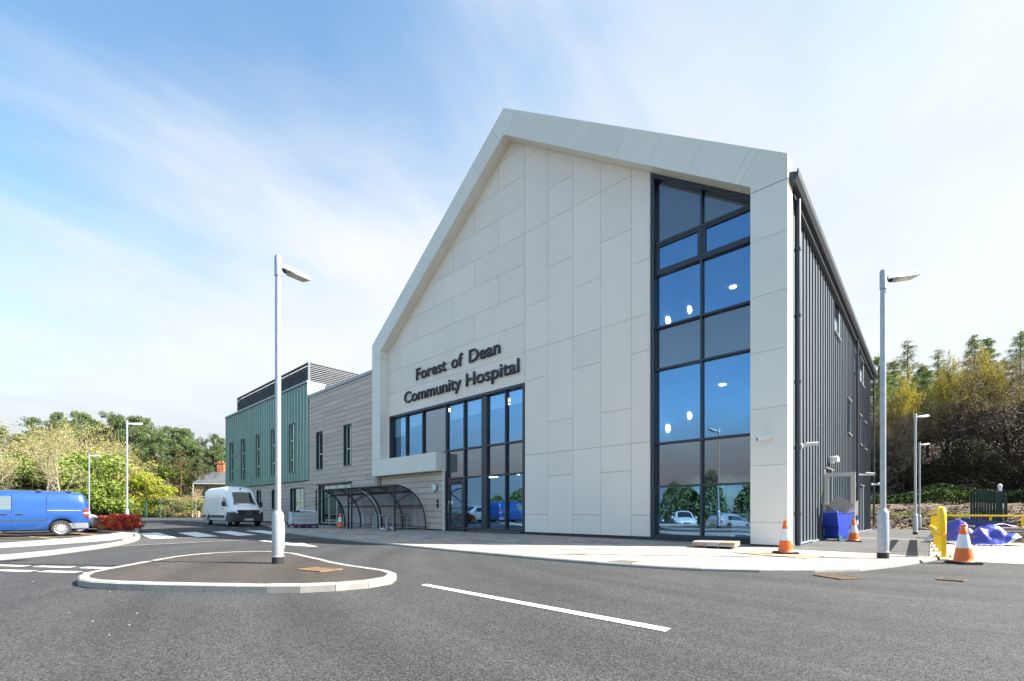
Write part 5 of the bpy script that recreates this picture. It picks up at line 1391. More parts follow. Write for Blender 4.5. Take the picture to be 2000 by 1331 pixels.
# ---- small blue panel van
def caddy():
    o = empty('blue_van', (-27.0, -0.09, 0), 'bright blue small panel van with roof bars parked at the left edge', 'van', rotz=R(-90))
    L_ = 4.41; h = L_ / 2
    wid = [(-h, .80), (-h + .10, .87), (-h + .4, .895), (1.2, .895), (h - .35, .84), (h - .1, .70), (h, .60)]
    top = [(-h, 1.10), (-h + .03, 1.32), (-h + .12, 1.66), (-h + .25, 1.765), (-h + .6, 1.80), (.2, 1.80), (.55, 1.76), (.85, 1.66), (1.45, 1.10), (1.6, 1.03), (h - .15, .80), (h, .62)]
    belt = [(-h, 1.02), (1.0, 1.02), (1.4, 1.0), (h - .3, .80), (h, .55)]
    roofw = [(-h, .72), (-h + .3, .74), (.6, .72), (1.4, .68), (h, .5)]
    c = Car(L_, wid, belt, top, roofw, .27, (1.32, -1.36), .315, soft=.10, crown=.035)
    BL = mk('van_blue', (0.013, 0.072, 0.27), .25, metal=.2, coat=.9, space='obj', var=.05, vscale=1.2)
    c.body(BL, o); c.wheels(o, 14)
    for sg in (1, -1):
        c.side_panel(.02, .98, .08, .84, sg, CARGLASS if sg < 0 else mk('van_side_glass', (0.11, 0.15, 0.16), .05, spec=.9, space='obj'), o, 'side_window', slant1=-.42)
        for x in (-1.0 + .06, .02, 1.15):
            c.low_panel(x - .006, x + .006, .34, 1.0, sg, WELL, o, 'door_seam', .004, 2)
        for x in (-.94, .0): c.side_panel(x - .006, x + .006, 0, .95, sg, WELL, o, 'door_seam', .004, n=2)
        c.low_panel(-.9, .98, .64, .675, sg, TRIM, o, 'rub_strip', .014)
        c.side_panel(-1.95, -.96, .02, .05, sg, mk('rail_grey', (.36, .34, .3), .5, space='obj'), o, 'sliding_rail', .008)
        for x in (-.20, .20): GM().box(x - .09, x + .09, sg * .895, sg * .925, .885, .92).build('door_handle', TRIM, o, bevel=.008)
        c.low_panel(-h + .03, -h + .62, .30, .52, sg, mk('bumper_grey', (.20, .21, .23), .55, space='obj'), o, 'bumper_corner', .012)
        lens = GM().box(-h + .02, -h + .17, sg * .80, sg * .895, .78, 1.10).build('tail_light', REDL, o, bevel=.02)
        GM().box(-h + .015, -h + .175, sg * .80, sg * .899, .90, .97).build('clear_lens', HEADL, lens)
        mirror(o, .95, sg * .86, 1.03, BL)
        GM().tube([(-1.55, sg * .66, 1.83), (-1.5, sg * .66, 1.845), (1.0 - .6, sg * .66, 1.845), (.45, sg * .66, 1.82)], .016, 6).build('roof_rail', TRIM, o)
    for x in (-1.60, -.72, .38):
        GM().tube([(x, -.68, 1.87), (x, .68, 1.87)], .022, 8).build('roof_bar', mk('bar_alu', (.4, .4, .4), .4, metal=.5, space='obj'), o)
        for sg in (-1, 1): GM().box(x - .07, x + .07, sg * .68 - .05, sg * .68 + .05, 1.78, 1.89).build('bar_foot', TRIM, o, bevel=.02)
    c.screen(.92, 1.50, .93, CARGLASS, o, 'windscreen')
    GM().box(-h - .03, -h + .06, -.7, .7, .33, .52).build('rear_bumper', TRIM, o, bevel=.03)
    GM().box(h - .12, h + .03, -.6, .6, .30, .52).build('front_bumper', TRIM, o, bevel=.03)
    return o
caddy()
# ---- tall white van
def sprinter(label, loc, rot):
    o = empty('white_van', loc, label, 'van', rotz=rot)
    L_ = 6.97; h = L_ / 2
    wid = [(-h, .93), (-h + .15, .985), (-h + .6, 1.01), (1.9, 1.01), (2.6, .985), (h - .35, .93), (h - .12, .84), (h, .72)]
    top = [(-h, 2.2), (-h + .05, 2.50), (-h + .2, 2.63), (-h + .6, 2.68), (.9, 2.70), (1.45, 2.63), (1.75, 2.50), (2.0, 2.28), (2.72, 1.46), (2.8, 1.40), (3.20, 1.24), (h - .10, 1.08), (h, .95)]
    belt = [(-h, 1.30), (2.3, 1.28), (2.75, 1.22), (3.1, 1.08), (h, .86)]
    roofw = [(-h, .78), (-h + .5, .82), (1.2, .82), (2.0, .80), (2.75, .84), (h, .62)]
    c = Car(L_, wid, belt, top, roofw, .38, (h - 1.02, h - 1.02 - 4.325), .345, soft=.20, crown=.04)
    WH = mk('van_white', (0.80, 0.81, 0.82), .35, coat=.6, space='obj', var=.03, vscale=1)
    c.body(WH, o); c.wheels(o, 8, wid=.22)
    c.screen(2.02, 2.70, .96, CARGLASS, o, 'windscreen', .012)
    ax1, ax2 = c.axles
    for sg in (-1, 1):
        c.side_panel(1.42, 2.40, .05, .60, sg, CARGLASS, o, 'side_window', out=.022, slant1=-.42, n=30)
        c.low_panel(ax2 + .47, ax1 - .47, .56, .74, sg, TRIM, o, 'side_moulding', .016)
        c.low_panel(-h + .05, ax2 - .47, .56, .74, sg, TRIM, o, 'side_moulding', .016, 4)
        for x in (-.9, .3): GM().box(x - .05, x + .05, sg * 1.0, sg * 1.032, .60, .65).build('side_marker', AMBER, o)
        for x in (-1.6, -.2, 1.38): c.low_panel(x - .006, x + .006, .45, 1.26, sg, mk('seam_grey', (.2, .21, .22), .7, space='obj'), o, 'panel_seam', .003, 2)
        for x in (-1.6, -.2): c.side_panel(x - .006, x + .006, 0, .9, sg, mk('seam_grey', (0, 0, 0)), o, 'panel_seam', .003, n=2)
        GM().box(1.55, 1.72, sg * 1.0, sg * 1.04, 1.16, 1.21).build('door_handle', TRIM, o, bevel=.01)
        GM().box(2.20, 2.38, sg * 1.02, sg * 1.24, 1.32, 1.66).build('wing_mirror', TRIM, o, bevel=.05)
        hl = GM(); x0 = h - .30
        hl.add([(h - .42, sg * .935, 1.10), (h - .10, sg * .80, 1.02), (h - .06, sg * .58, .98), (h - .05, sg * .58, .84), (h - .10, sg * .82, .80), (h - .34, sg * .94, .90), (h - .5, sg * .8, 1.0)], [(0, 1, 4, 5), (1, 2, 3, 4), (0, 6, 2, 1)])
        hl.v = [(p[0] + .035, p[1] * 1.02, p[2]) for p in hl.v]
        hl.build('headlight', HEADL, o)
    # front bumper, grille, plate, emblem
    def front(z, y, out): 
        w_ = abs(y); return h + out - .02 - .17 * max(0, (w_ - .55) / .45) ** 2
    g = GM(); rows = []
    for z, ot in ((.30, -.05), (.36, .03), (.55, .06), (.74, .06), (.84, .03)):
        rows.append([(front(z, y, ot), y * 1.0, z if abs(y) < .55 else z + (.10 * min(1, (abs(y) - .55) / .25) if z > .7 else 0)) for y in [-1.0 + i * .1 for i in range(21)]])
    for i, rw in enumerate(rows): rows[i] = [(h - .95, -1.015, rw[0][2])] + [(h - .35, -1.005, rw[0][2])] + rw[1:-1] + [(h - .35, 1.005, rw[-1][2])] + [(h - .95, 1.015, rw[-1][2])]
    bump_ = g.grid(rows).build('front_bumper', TRIM, o, smooth=True)
    gr = GM(); gr.prism_x([(-.68, 1.09), (.68, 1.09), (.60, .84), (.44, .60), (-.44, .60), (-.60, .84)], h - .06, h + .035)
    gro = gr.build('grille', BLACK, o, bevel=.02)
    for z in (.76, .85, .94, 1.02): GM().box(h + .03, h + .05, -.54, .54, z - .014, z + .014).build('grille_bar', TRIM, gro)
    em = GM(); em.tube([(h + .06, .125 * math.cos(a * math.pi / 12), .90 + .125 * math.sin(a * math.pi / 12)) for a in range(25)], .014, 6, cap=False)
    for k in range(3):
        a = math.pi / 2 + k * 2 * math.pi / 3; n_ = a + math.pi / 2
        em.add([(h + .055, .02 * math.cos(n_), .90 + .02 * math.sin(n_)), (h + .055, -.02 * math.cos(n_), .90 - .02 * math.sin(n_)), (h + .055, .12 * math.cos(a), .90 + .12 * math.sin(a)), (h + .085, 0, .90)], [(0, 1, 2), (0, 2, 3), (1, 3, 2), (0, 3, 1)])
    em.build('emblem', CHROME, o)
    pl = GM().box(h + .045, h + .06, -.27, .27, .40, .52).build('number_plate', PLATEW, o)
    t = text_line(o, 'BT21 LNO', -.235, .235, .425, 0, BLACK, 0, .072, 'plate_letter', .01)
    for q in t:
        me = q.data
        for v in me.vertices: x, y, z = v.co; v.co = (h + .0615, x, z)
        q.parent = pl
    GM().box(1.9, 1.97, -.09, .09, 2.44, 2.53).build('roof_badge', mk('badge_blue', (.02, .04, .2), .4, space='obj'), o) if False else None
    GM().tube([(1.78, 0, 2.50), (1.84, 0, 2.58)], .04, 8).build('aerial_base', TRIM, o)
    for sg in (-1, 1): GM().box(2.70, 2.78, sg * .35, sg * .70, 1.462, 1.475).build('wiper_cowl', TRIM, o)
    return o
sprinter('tall white panel van with black bumper parked facing right by the timber wing', (-36.62, 10.42, 0), 0)
# ---- hatchback
def hatch(label, loc, rot, col, name, group=None, plate=PLATEW):
    o = empty(name, loc, label, 'car', group, rotz=rot)
    L_ = 4.2; h = L_ / 2
    wid = [(-h, .70), (-h + .12, .80), (-h + .5, .86), (1.2, .87), (h - .35, .82), (h - .12, .70), (h, .55)]
    top = [(-h, .80), (-h + .05, 1.0), (-h + .25, 1.20), (-h + .6, 1.38), (-.6, 1.47), (.1, 1.47), (.45, 1.41), (1.15, .99), (1.3, .95), (h - .3, .82), (h - .06, .70), (h, .58)]
    belt = [(-h, .78), (-h + .4, .92), (.9, .90), (1.3, .86), (h - .2, .70), (h, .5)]
    roofw = [(-h, .58), (-h + .6, .58), (.3, .58), (1.2, .66), (h, .46)]
    c = Car(L_, wid, belt, top, roofw, .22, (1.28, -1.30), .305, soft=.07, crown=.03)
    c.body(col, o); c.wheels(o, 9)
    for sg in (-1, 1):
        c.side_panel(-1.35, .98, .08, .86, sg, CARGLASS, o, 'side_window', slant0=.30, slant1=-.55)
        c.side_panel(-.18, -.10, .08, .86, sg, TRIM, o, 'pillar', .009, n=2)
        for x in (-.95, -.14, .95): c.low_panel(x - .005, x + .005, .3, .9, sg, WELL, o, 'door_seam', .003, 2)
        hl = GM().add([(h - .45, sg * .80, .78), (h - .10, sg * .62, .71), (h - .02, sg * .42, .66), (h - .01, sg * .42, .56), (h - .07, sg * .66, .56), (h - .32, sg * .815, .64)], [(0, 1, 4, 5), (1, 2, 3, 4)]); hl.v = [(p[0] + .045, p[1] * 1.03, p[2] + .03) for p in hl.v]
        hl.build('headlight', HEADL, o)
        GM().box(-h + .0, -h + .18, sg * .60, sg * .80, .72, .90).build('tail_light', REDL, o, bevel=.02)
        mirror(o, .85, sg * .84, .92, col, .8)
    c.screen(.50, 1.18, .92, CARGLASS, o, 'windscreen'); c.screen(-h + .28, -h + .62, .88, CARGLASS, o, 'rear_window')
    GM().box(h - .05, h + .015, -.40, .40, .26, .40).build('lower_grille', BLACK, o, bevel=.01); GM().box(h - .04, h + .018, -.32, .32, .56, .64).build('grille', BLACK, o, bevel=.01)
    GM().box(h + .012, h + .022, -.26, .26, .43, .53).build('number_plate', PLATEW, o); GM().box(-h - .02, -h - .005, -.26, .26, .60, .71).build('number_plate', PLATEY, o)
    return o
SILV = mk('car_silver', (0.42, 0.44, 0.46), .3, metal=.4, coat=.8, space='obj')
hatch('silver hatchback parked behind the blue van, only its nose showing', (-30.4, 0.80, 0), R(90), SILV, 'silver_car')
# cars behind the viewpoint: they show as reflections in the tall corner window and entrance glass
hatch('silver car mirrored in the right pane of the corner window', (-12.6, -12.0, zg(-12, -12)), R(-70), SILV, 'silver_car')
hatch('dark car mirrored in the left pane of the corner window', (-19.2, -10.2, zg(-19, -10)), R(40), mk('car_dark', (.02, .022, .026), .3, coat=.9, space='obj'), 'dark_car')
hatch('white car mirrored in the middle of the corner window', (-16.2, -11.0, zg(-16, -11)), R(60), mk('car_white', (.62, .63, .64), .35, coat=.8, space='obj'), 'white_car')
hatch('purple car mirrored in the entrance glazing', (-32.5, -6.5, zg(-32, -6.5)), R(70), mk('car_purple', (.05, .02, .08), .3, coat=.9, metal=.2, space='obj'), 'purple_car')
# ------------------------------------------------------------------ vegetation
def leaf_mat(name, col, col2, trans=.25):
    m = bpy.data.materials.new(name); m.use_nodes = True; nt = m.node_tree; b = nt.nodes['Principled BSDF']; L = nt.links.new
    g = nt.nodes.new('ShaderNodeNewGeometry'); n = nt.nodes.new('ShaderNodeTexNoise'); n.inputs['Scale'].default_value = 1.1; n.inputs['Detail'].default_value = 3; L(g.outputs['Position'], n.inputs['Vector'])
    mr = nt.nodes.new('ShaderNodeMapRange'); mr.inputs['From Min'].default_value = .35; mr.inputs['From Max'].default_value = .65; L(n.outputs[0], mr.inputs['Value'])
    mx = nt.nodes.new('ShaderNodeMix'); mx.data_type = 'RGBA'; L(mr.outputs[0], mx.inputs[0]); mx.inputs[6].default_value = (*col, 1); mx.inputs[7].default_value = (*col2, 1)
    oi = nt.nodes.new('ShaderNodeObjectInfo'); m2 = nt.nodes.new('ShaderNodeMapRange'); m2.inputs['To Min'].default_value = .8; m2.inputs['To Max'].default_value = 1.2; L(oi.outputs['Random'], m2.inputs['Value'])
    sc_ = nt.nodes.new('ShaderNodeVectorMath'); sc_.operation = 'SCALE'; L(mx.outputs[2], sc_.inputs[0]); L(m2.outputs[0], sc_.inputs['Scale'])
    L(sc_.outputs[0], b.inputs['Base Color']); b.inputs['Roughness'].default_value = .75; b.inputs['Specular IOR Level'].default_value = .2
    t = nt.nodes.new('ShaderNodeBsdfTranslucent'); L(sc_.outputs[0], t.inputs[0]); ms = nt.nodes.new('ShaderNodeMixShader'); ms.inputs[0].default_value = trans
    o = nt.nodes['Material Output']; L(b.outputs[0], ms.inputs[1]); L(t.outputs[0], ms.inputs[2]); L(ms.outputs[0], o.inputs[0]); return m
L_PINE = leaf_mat('pine_needles', (0.062, 0.110, 0.046), (0.150, 0.195, 0.070), .15)
L_PINEB = leaf_mat('brown_pine', (0.16, 0.125, 0.06), (0.07, 0.10, 0.04), .2)
L_LIME = leaf_mat('spring_leaf', (0.25, 0.33, 0.035), (0.42, 0.42, 0.05), .35)
L_GREEN = leaf_mat('fresh_leaf', (0.12, 0.21, 0.035), (0.24, 0.30, 0.06), .3)
L_OLIVE = leaf_mat('olive_bud', (0.30, 0.27, 0.09), (0.26, 0.30, 0.08), .3)
L_BROWN = leaf_mat('bud_brown', (0.25, 0.165, 0.085), (0.24, 0.20, 0.07), .2)
L_GOLD = leaf_mat('golden_leaf', (0.46, 0.37, 0.035), (0.33, 0.30, 0.05), .35)
L_LARCH = leaf_mat('larch_needle', (0.19, 0.32, 0.05), (0.30, 0.40, 0.08), .3)
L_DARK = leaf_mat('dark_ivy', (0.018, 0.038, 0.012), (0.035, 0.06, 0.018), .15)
L_WOOD = leaf_mat('shaded_wood', (0.030, 0.034, 0.014), (0.050, 0.040, 0.020), .1)  # leaf colour darkened to stand for the shade inside the wood
L_OAKO = leaf_mat('oak_olive', (0.27, 0.20, 0.07), (0.24, 0.23, 0.07), .3)
L_RED = leaf_mat('red_photinia', (0.72, 0.10, 0.085), (0.55, 0.13, 0.05), .45)
L_COPPER = leaf_mat('bronze_leaf', (0.55, 0.27, 0.07), (0.62, 0.12, 0.07), .45)
BARKP = mk('pale_bark', (0.34, 0.29, 0.21), .9, var=.25, vscale=5, space='obj')
BARKR = mk('red_bark', (0.15, 0.085, 0.05), .9, var=.25, vscale=5, space='obj')
BARKB = mk('brown_bark', (0.13, 0.10, 0.075), .9, var=.25, vscale=5, space='obj')
TWIGB = mk('brown_twig', (0.22, 0.16, 0.115), .9, var=.2, vscale=2, space='obj'); TWIGP = mk('pale_twig', (0.42, 0.34, 0.21), .9, var=.2, vscale=2, space='obj')
def tri_mesh(name, V, m, quads=True):
    n = len(V); k = 4 if quads else 3
    me = bpy.data.meshes.new(name); me.vertices.add(n); me.vertices.foreach_set('co', np.asarray(V, dtype=np.float32).ravel())
    me.loops.add(n); me.loops.foreach_set('vertex_index', np.arange(n, dtype=np.int32)); me.polygons.add(n // k)
    me.polygons.foreach_set('loop_start', np.arange(0, n, k, dtype=np.int32)); me.update(calc_edges=True); me.materials.append(m); return me
def leaves(C, size, seed, flat=0.0, aspect=.6):
    """one small leaf-shaped quad per centre"""
    rs = np.random.RandomState(seed); C = np.asarray(C, dtype=np.float32); n = len(C)
    a = rs.normal(size=(n, 3)); a[:, 2] *= (1 - flat); a /= np.linalg.norm(a, axis=1, keepdims=True) + 1e-6
    b = rs.normal(size=(n, 3)); b[:, 2] *= (1 - flat); b -= (b * a).sum(1, keepdims=True) * a; b /= np.linalg.norm(b, axis=1, keepdims=True) + 1e-6
    s = size * rs.uniform(.6, 1.35, size=(n, 1)); a = a * s; b = b * s * aspect
    return np.stack([C - a, C + b * .9, C + a, C - b * .9], 1).reshape(-1, 3)
class Grow:
    def __init__(s, seed): s.r = random.Random(seed); s.wood = GM(); s.tw = []; s.tips = []
    def branch(s, p, d, ln, rad, lev, P):
        r = s.r; n = 5 if lev < 2 else 3; pts = [p]; dirs = [d]; q = p.copy(); dd = d.copy()
        for i in range(n):
            w = P['wob'] * (1 + .5 * lev); dd = (dd + Vector((r.gauss(0, w), r.gauss(0, w), r.gauss(0, w) * .6 + P['up'][min(lev, len(P['up']) - 1)]))).normalized()
            q = q + dd * (ln / n); pts.append(q); dirs.append(dd)
        rs = [rad * (1 - .62 * i / n) for i in range(n + 1)]
        if lev == 0: rs[-1] = rad * .42
        if lev < P['tubes']: s.wood.tube(pts, rs, (8, 5, 4, 3)[min(lev, 3)], cap=False)
        else:
            for a, b, ra in zip(pts, pts[1:], rs):
                side = (b - a).cross(Vector((r.gauss(0, 1), r.gauss(0, 1), r.gauss(0, 1)))).normalized() * max(ra, P['mint'])
                s.tw += [a - side, a + side, b + side * .6, b - side * .6]
        if lev >= P['levels'] - 1: s.tips += pts[1:]
        if lev >= P['levels']: return
        k = P['kids'][lev]; lo = P['lo'][min(lev, len(P['lo']) - 1)]
        for i in range(k):
            t = lo + (1 - lo) * (i + r.random()) / k; j = min(int(t * n), n - 1); f = t * n - j
            o = pts[j].lerp(pts[j + 1], f); base = dirs[j + 1]
            ax = base.cross(Vector((r.gauss(0, 1), r.gauss(0, 1), r.gauss(0, 1)))).normalized(); ang = R(r.uniform(*P['ang'][min(lev, len(P['ang']) - 1)]))
            nd = (Matrix.Rotation(ang, 3, ax) @ base).normalized()
            s.branch(o, nd, ln * P['ratio'][min(lev, len(P['ratio']) - 1)] * r.uniform(.75, 1.2) * (1.15 - .45 * t if lev == 0 else 1), max(rs[j] * r.uniform(.45, .62), .008), lev + 1, P)
def tree_obj(name, wood, twigs, crown, barkm, twigm, leafm, label='x', cat='tree', group=None):
    o = empty(name, (0, 0, 0), label, cat, group)
    wood.build('trunk', barkm, o, smooth=True, fix=False)
    if twigs is not None and len(twigs):
        q = bpy.data.objects.new('twigs', tri_mesh('twigs', [tuple(v) for v in twigs], twigm)); COL.objects.link(q); q.parent = o
    if crown is not None and len(crown):
        q = bpy.data.objects.new('crown', tri_mesh('crown', crown, leafm)); COL.objects.link(q); q.parent = o
    return o
def bare_tree(seed, H, P, barkm, twigm, leafm, leafn, leafs, name='bare_tree', rad=.16, zmin=0.0):
    g = Grow(seed); g.branch(Vector((0, 0, -.3)), Vector((0, 0, 1)), H, rad, 0, P)
    rs = random.Random(seed); C = []
    if zmin: zt = sorted(t.z for t in g.tips)[int(len(g.tips) * zmin)]; g.tips = [t for t in g.tips if t.z > zt]
    if leafm and g.tips:
        for _ in range(leafn): t = rs.choice(g.tips); C.append((t.x + rs.gauss(0, .22), t.y + rs.gauss(0, .22), t.z + rs.gauss(0, .2)))
    return tree_obj(name, g.wood, g.tw, leaves(C, leafs, seed) if C else None, barkm, twigm, leafm)
BIRCH = dict(wob=.05, up=[.03, .12, .08, .03], tubes=3, levels=4, kids=[11, 5, 4, 3], lo=[.30, .25, .2], ang=[(28, 55), (25, 50), (25, 60)], ratio=[.42, .52, .5, .5], mint=.012)
OAK = dict(wob=.10, up=[.02, .06, .03, .0], tubes=3, levels=4, kids=[13, 7, 5, 4], lo=[.22, .22, .15], ang=[(40, 80), (30, 65), (30, 70)], ratio=[.50, .52, .5, .55], mint=.022)
def blob_points(rs, n, cs):
    """points spread through several soft lobes, denser at their skin"""
    C = []
    tot = sum(c[3] ** 2 for c in cs)
    for (x, y, z, r_, sq) in cs:
        for _ in range(int(n * r_ * r_ / tot)):
            v = Vector((rs.gauss(0, 1), rs.gauss(0, 1), rs.gauss(0, 1))).normalized(); k = r_ * (rs.random() ** .28) * rs.uniform(.85, 1.1)
            C.append((x + v.x * k, y + v.y * k, z + v.z * k * sq))
    return C
def pine(seed, H, leafm, n=15000, name='pine_tree', bark=BARKR, lo=.32, spread=.22):
    rs = random.Random(seed); w = GM(); lean = rs.gauss(0, .02)
    w.tube([(lean * z, 0, z) for z in (-.3, H * .3, H * .6, H * .93)], [.24, .2, .14, .04], 7, cap=False)
    cs = []; z = H * lo
    while z < H * .97:
        t = (z / H - lo) / (1 - lo); rr = H * spread * (math.sin(math.pi * min(1, .22 + .78 * t)) ** .7) * (1.05 - .35 * t)
        for k in range(rs.choice((4, 5, 6))):
            a = rs.uniform(0, 6.28); l = rr * rs.uniform(.45, 1.12); e = rs.uniform(.05, .35) * l
            tip = (lean * z + math.cos(a) * l, math.sin(a) * l, z + e)
            w.tube([(lean * z, 0, z), (lean * z + math.cos(a) * l * .5, math.sin(a) * l * .5, z + e * .3), tip], [.05, .035, .015], 4, cap=False)
            for f in (.62, .85, 1.0):
                cs.append((lean * z + math.cos(a) * l * f + rs.gauss(0, .3), math.sin(a) * l * f + rs.gauss(0, .3), z + e * f + rs.uniform(-.1, .5), rs.uniform(.32, .68) * (1 if t < .8 else .75), .8))
        z += rs.uniform(.55, 1.0) * H / 16
    cs.append((lean * H, 0, H * .97, .5, 1.1))
    return tree_obj(name, w, None, leaves(blob_points(rs, n, cs), .19, seed, aspect=.2), bark, None, leafm)
def larch(seed, H, leafm, n=4200, name='larch_tree', dens=1.0):
    rs = random.Random(seed); w = GM(); w.tube([(0, 0, z) for z in (-.3, H * .4, H * .75, H * 1.0)], [.2, .15, .09, .015], 7, cap=False)
    C = []; tw = []; z = H * .22
    while z < H * .98:
        t = z / H; rr = H * .24 * (1 - t) ** .75 + .25
        for k in range(rs.choice((3, 4, 5))):
            a = rs.uniform(0, 6.28); l = rr * rs.uniform(.6, 1.15); up = l * rs.uniform(-.12, .22)
            p0 = Vector((0, 0, z)); p1 = Vector((math.cos(a) * l * .55, math.sin(a) * l * .55, z - l * .06 + up * .4)); p2 = Vector((math.cos(a) * l, math.sin(a) * l, z + up))
            w.tube([p0, p1, p2], [.035, .022, .008], 3, cap=False)
            for q in range(int(9 * dens * (1 + l))):
                f = rs.uniform(.15, 1.0); o = p0.lerp(p1, f * 2) if f < .5 else p1.lerp(p2, f * 2 - 1)
                hang = Vector((rs.gauss(0, .25), rs.gauss(0, .25), -rs.uniform(.1, .75))); e = o + hang; sd = hang.cross(Vector((rs.gauss(0, 1), rs.gauss(0, 1), .1))).normalized() * .014
                tw += [o - sd, o + sd, e + sd * .4, e - sd * .4]
                for _ in range(2): C.append(tuple(o.lerp(e, rs.random()) + Vector((rs.gauss(0, .08), rs.gauss(0, .08), rs.gauss(0, .08)))))
        z += rs.uniform(.35, .6)
    rs.shuffle(C); return tree_obj(name, w, tw, leaves(C[:n], .085, seed, aspect=.45), BARKB, TWIGB, leafm)
def bush(seed, W, H, leafm, n=5200, stem=1.0, name='leafy_shrub', ls=.14, twigm=TWIGP, barkm=BARKP, lobes=16, twign=300, cat='shrub'):
    rs = random.Random(seed); w = GM(); cs = []; tw = []
    for k in range(7):
        a = rs.uniform(0, 6.28); l = W * rs.uniform(.1, .35); hh = H * rs.uniform(.6, .9)
        w.tube([(math.cos(a) * .12 * W * .5, math.sin(a) * .12 * W * .5, -.2), (math.cos(a) * l * .4, math.sin(a) * l * .4, hh * .5), (math.cos(a) * l, math.sin(a) * l, hh)], [.06 * stem, .04 * stem, .015 * stem], 4, cap=False)
    for k in range(lobes):
        a = rs.uniform(0, 6.28); f = rs.random() ** .6; zz = H * rs.uniform(.12, .88); lim = (1 - (zz / H - .42) ** 2 * 1.9) * W * .5
        cs.append((math.cos(a) * lim * f, math.sin(a) * lim * f, zz, rs.uniform(.13, .24) * min(W, H), rs.uniform(.65, .95)))
    C = blob_points(rs, n, cs)
    for _ in range(twign):
        c = rs.choice(cs); v = Vector((rs.gauss(0, 1), rs.gauss(0, 1), abs(rs.gauss(0, 1)) * .9)).normalized(); o = Vector(c[:3]) + v * c[3] * .3; e = Vector(c[:3]) + v * c[3] * rs.uniform(1.0, 1.55); sd = v.cross(Vector((rs.gauss(0, 1), rs.gauss(0, 1), rs.gauss(0, 1)))).normalized() * .015
        tw += [o - sd, o + sd, e + sd * .3, e - sd * .3]
    return tree_obj(name, w, tw, leaves(C, ls, seed), barkm, twigm, leafm, cat=cat)
ORD = ['leftmost', 'second', 'third', 'fourth', 'fifth', 'sixth', 'seventh', 'eighth', 'ninth', 'tenth', 'eleventh', 'twelfth', 'thirteenth', 'fourteenth', 'fifteenth', 'sixteenth', 'seventeenth', 'eighteenth']
USED = set()
HT = {}
def plant(master, pos, s, rz, label, group, sz=None):
    o = master if master.name not in USED else copy_tree(master)
    USED.add(master.name); o.location = pos; o.scale = (s, s, sz or s); o.rotation_euler = (0, 0, rz); o['label'] = label; o['group'] = group; return o
def height(master):
    if master.name not in HT:
        z = sorted(v.co.z for ch in master.children for v in ch.data.vertices); HT[master.name] = z[int(len(z) * (.965 if 'oak' in master.name else .985 if 'bare' in master.name else .997))]
    return HT[master.name]
def plant_top(master, px, s, ytop, z0, rz, label, group, wide=1.0):
    """stand a plant in the direction of a picture column at a distance, as tall as seen there"""
    k = (EYE + (998.5 - ytop) / 890.8 * s - z0) / height(master); x, y = at_depth(px, s)
    return plant(master, (x, y, z0), k * wide, rz, label, group, k)
rv = random.Random(21)
def ground_l(px, s): x, y = at_depth(px, s); return (x, y, .1)
def ordlab(i, what): return ('leftmost ' + what) if i == 0 else (ORD[i] + ' from the left of the ' + what.replace(' tree', ' trees').replace(' shrub', ' shrubs'))
# pines along the skyline on the left: (pixel column, depth, height)
pm = [pine(101, 15, L_PINE), pine(102, 15, L_PINE, spread=.26), pine(103, 15, L_PINE, spread=.2, lo=.25), pine(104, 15, L_PINE, lo=.4, spread=.25)]
PL = [(-40, 86, 820), (10, 92, 836), (57, 88, 816), (88, 92, 836), (112, 90, 808), (136, 92, 828), (153, 86, 805), (175, 92, 810), (196, 88, 824), (217, 86, 809), (234, 90, 813), (262, 82, 815), (284, 86, 819), (303, 80, 838), (319, 84, 834), (343, 84, 837), (364, 86, 840), (390, 88, 856), (415, 84, 849), (436, 90, 858)]
ORD.extend(['nineteenth', 'twentieth'])
for i, (px, s, yt) in enumerate(PL):
    plant_top(pm[i % 4], px, s, yt, .1, rv.uniform(0, 6.28), ordlab(i, 'dark green pine trees on the left skyline') if i else 'leftmost dark green pine tree on the left skyline', 'dark pines behind the fence', rv.uniform(.72, 1.0))
pb = pine(105, 15, L_PINEB, lo=.12, spread=.27, n=6000); plant_top(pb, 352, 80, 878, .1, 1.0, 'bronze brown drooping pine in front of the dark pines near the house', 'browned pines')
plant_top(pb, 395, 81, 905, .1, 2.4, 'smaller brownish pine between the bronze pine and the house', 'browned pines')
pb2 = pine(106, 15, L_PINE, lo=.1, spread=.24, n=6000, bark=BARKB); 
for i, (px, s, h) in enumerate(((330, 80, 925), (420, 83, 880), (298, 82, 872))): plant_top(pb2, px, s, h, .1, i * 1.3, ['low dark pine to the left of the bronze pine', 'full dark pine directly behind the house', 'mid height dark pine behind the lime shrub'][i], 'lower pines by the house')
# pale leafless birches and willows
bt = [bare_tree(201, 9.5, BIRCH, BARKP, TWIGP, L_OLIVE, 1500, .09, rad=.15), bare_tree(202, 9.5, BIRCH, BARKP, TWIGP, L_OLIVE, 1500, .09, rad=.15), bare_tree(203, 9.5, BIRCH, BARKP, TWIGP, L_OLIVE, 2400, .09, rad=.13)]
BL_ = [(-30, 46, 815, 'large pale leaning bare tree at the left edge of the view'), (16, 56, 866, 'slim pale bare tree above the cab of the blue van'), (62, 70, 848, 'hazy pale bare tree between the two slim ones above the blue van'), (94, 55, 850, 'pale forked bare tree above the middle of the blue van'), (122, 57, 840, 'pale crooked bare tree above the rear of the blue van'), (140, 72, 826, 'tall brownish bare tree behind the forked one'), (110, 76, 828, 'brownish bare tree deep behind the forked pair'), (190, 73, 856, 'yellowish budding tree between the far lamp and the shrub-bed lamp'), (215, 70, 870, 'olive budding tree behind the shrub bed lamp'), (262, 78, 886, 'tan budding tree right of the shrub bed lamp'), (168, 68, 882, 'budding tree directly behind the small far lamp')]
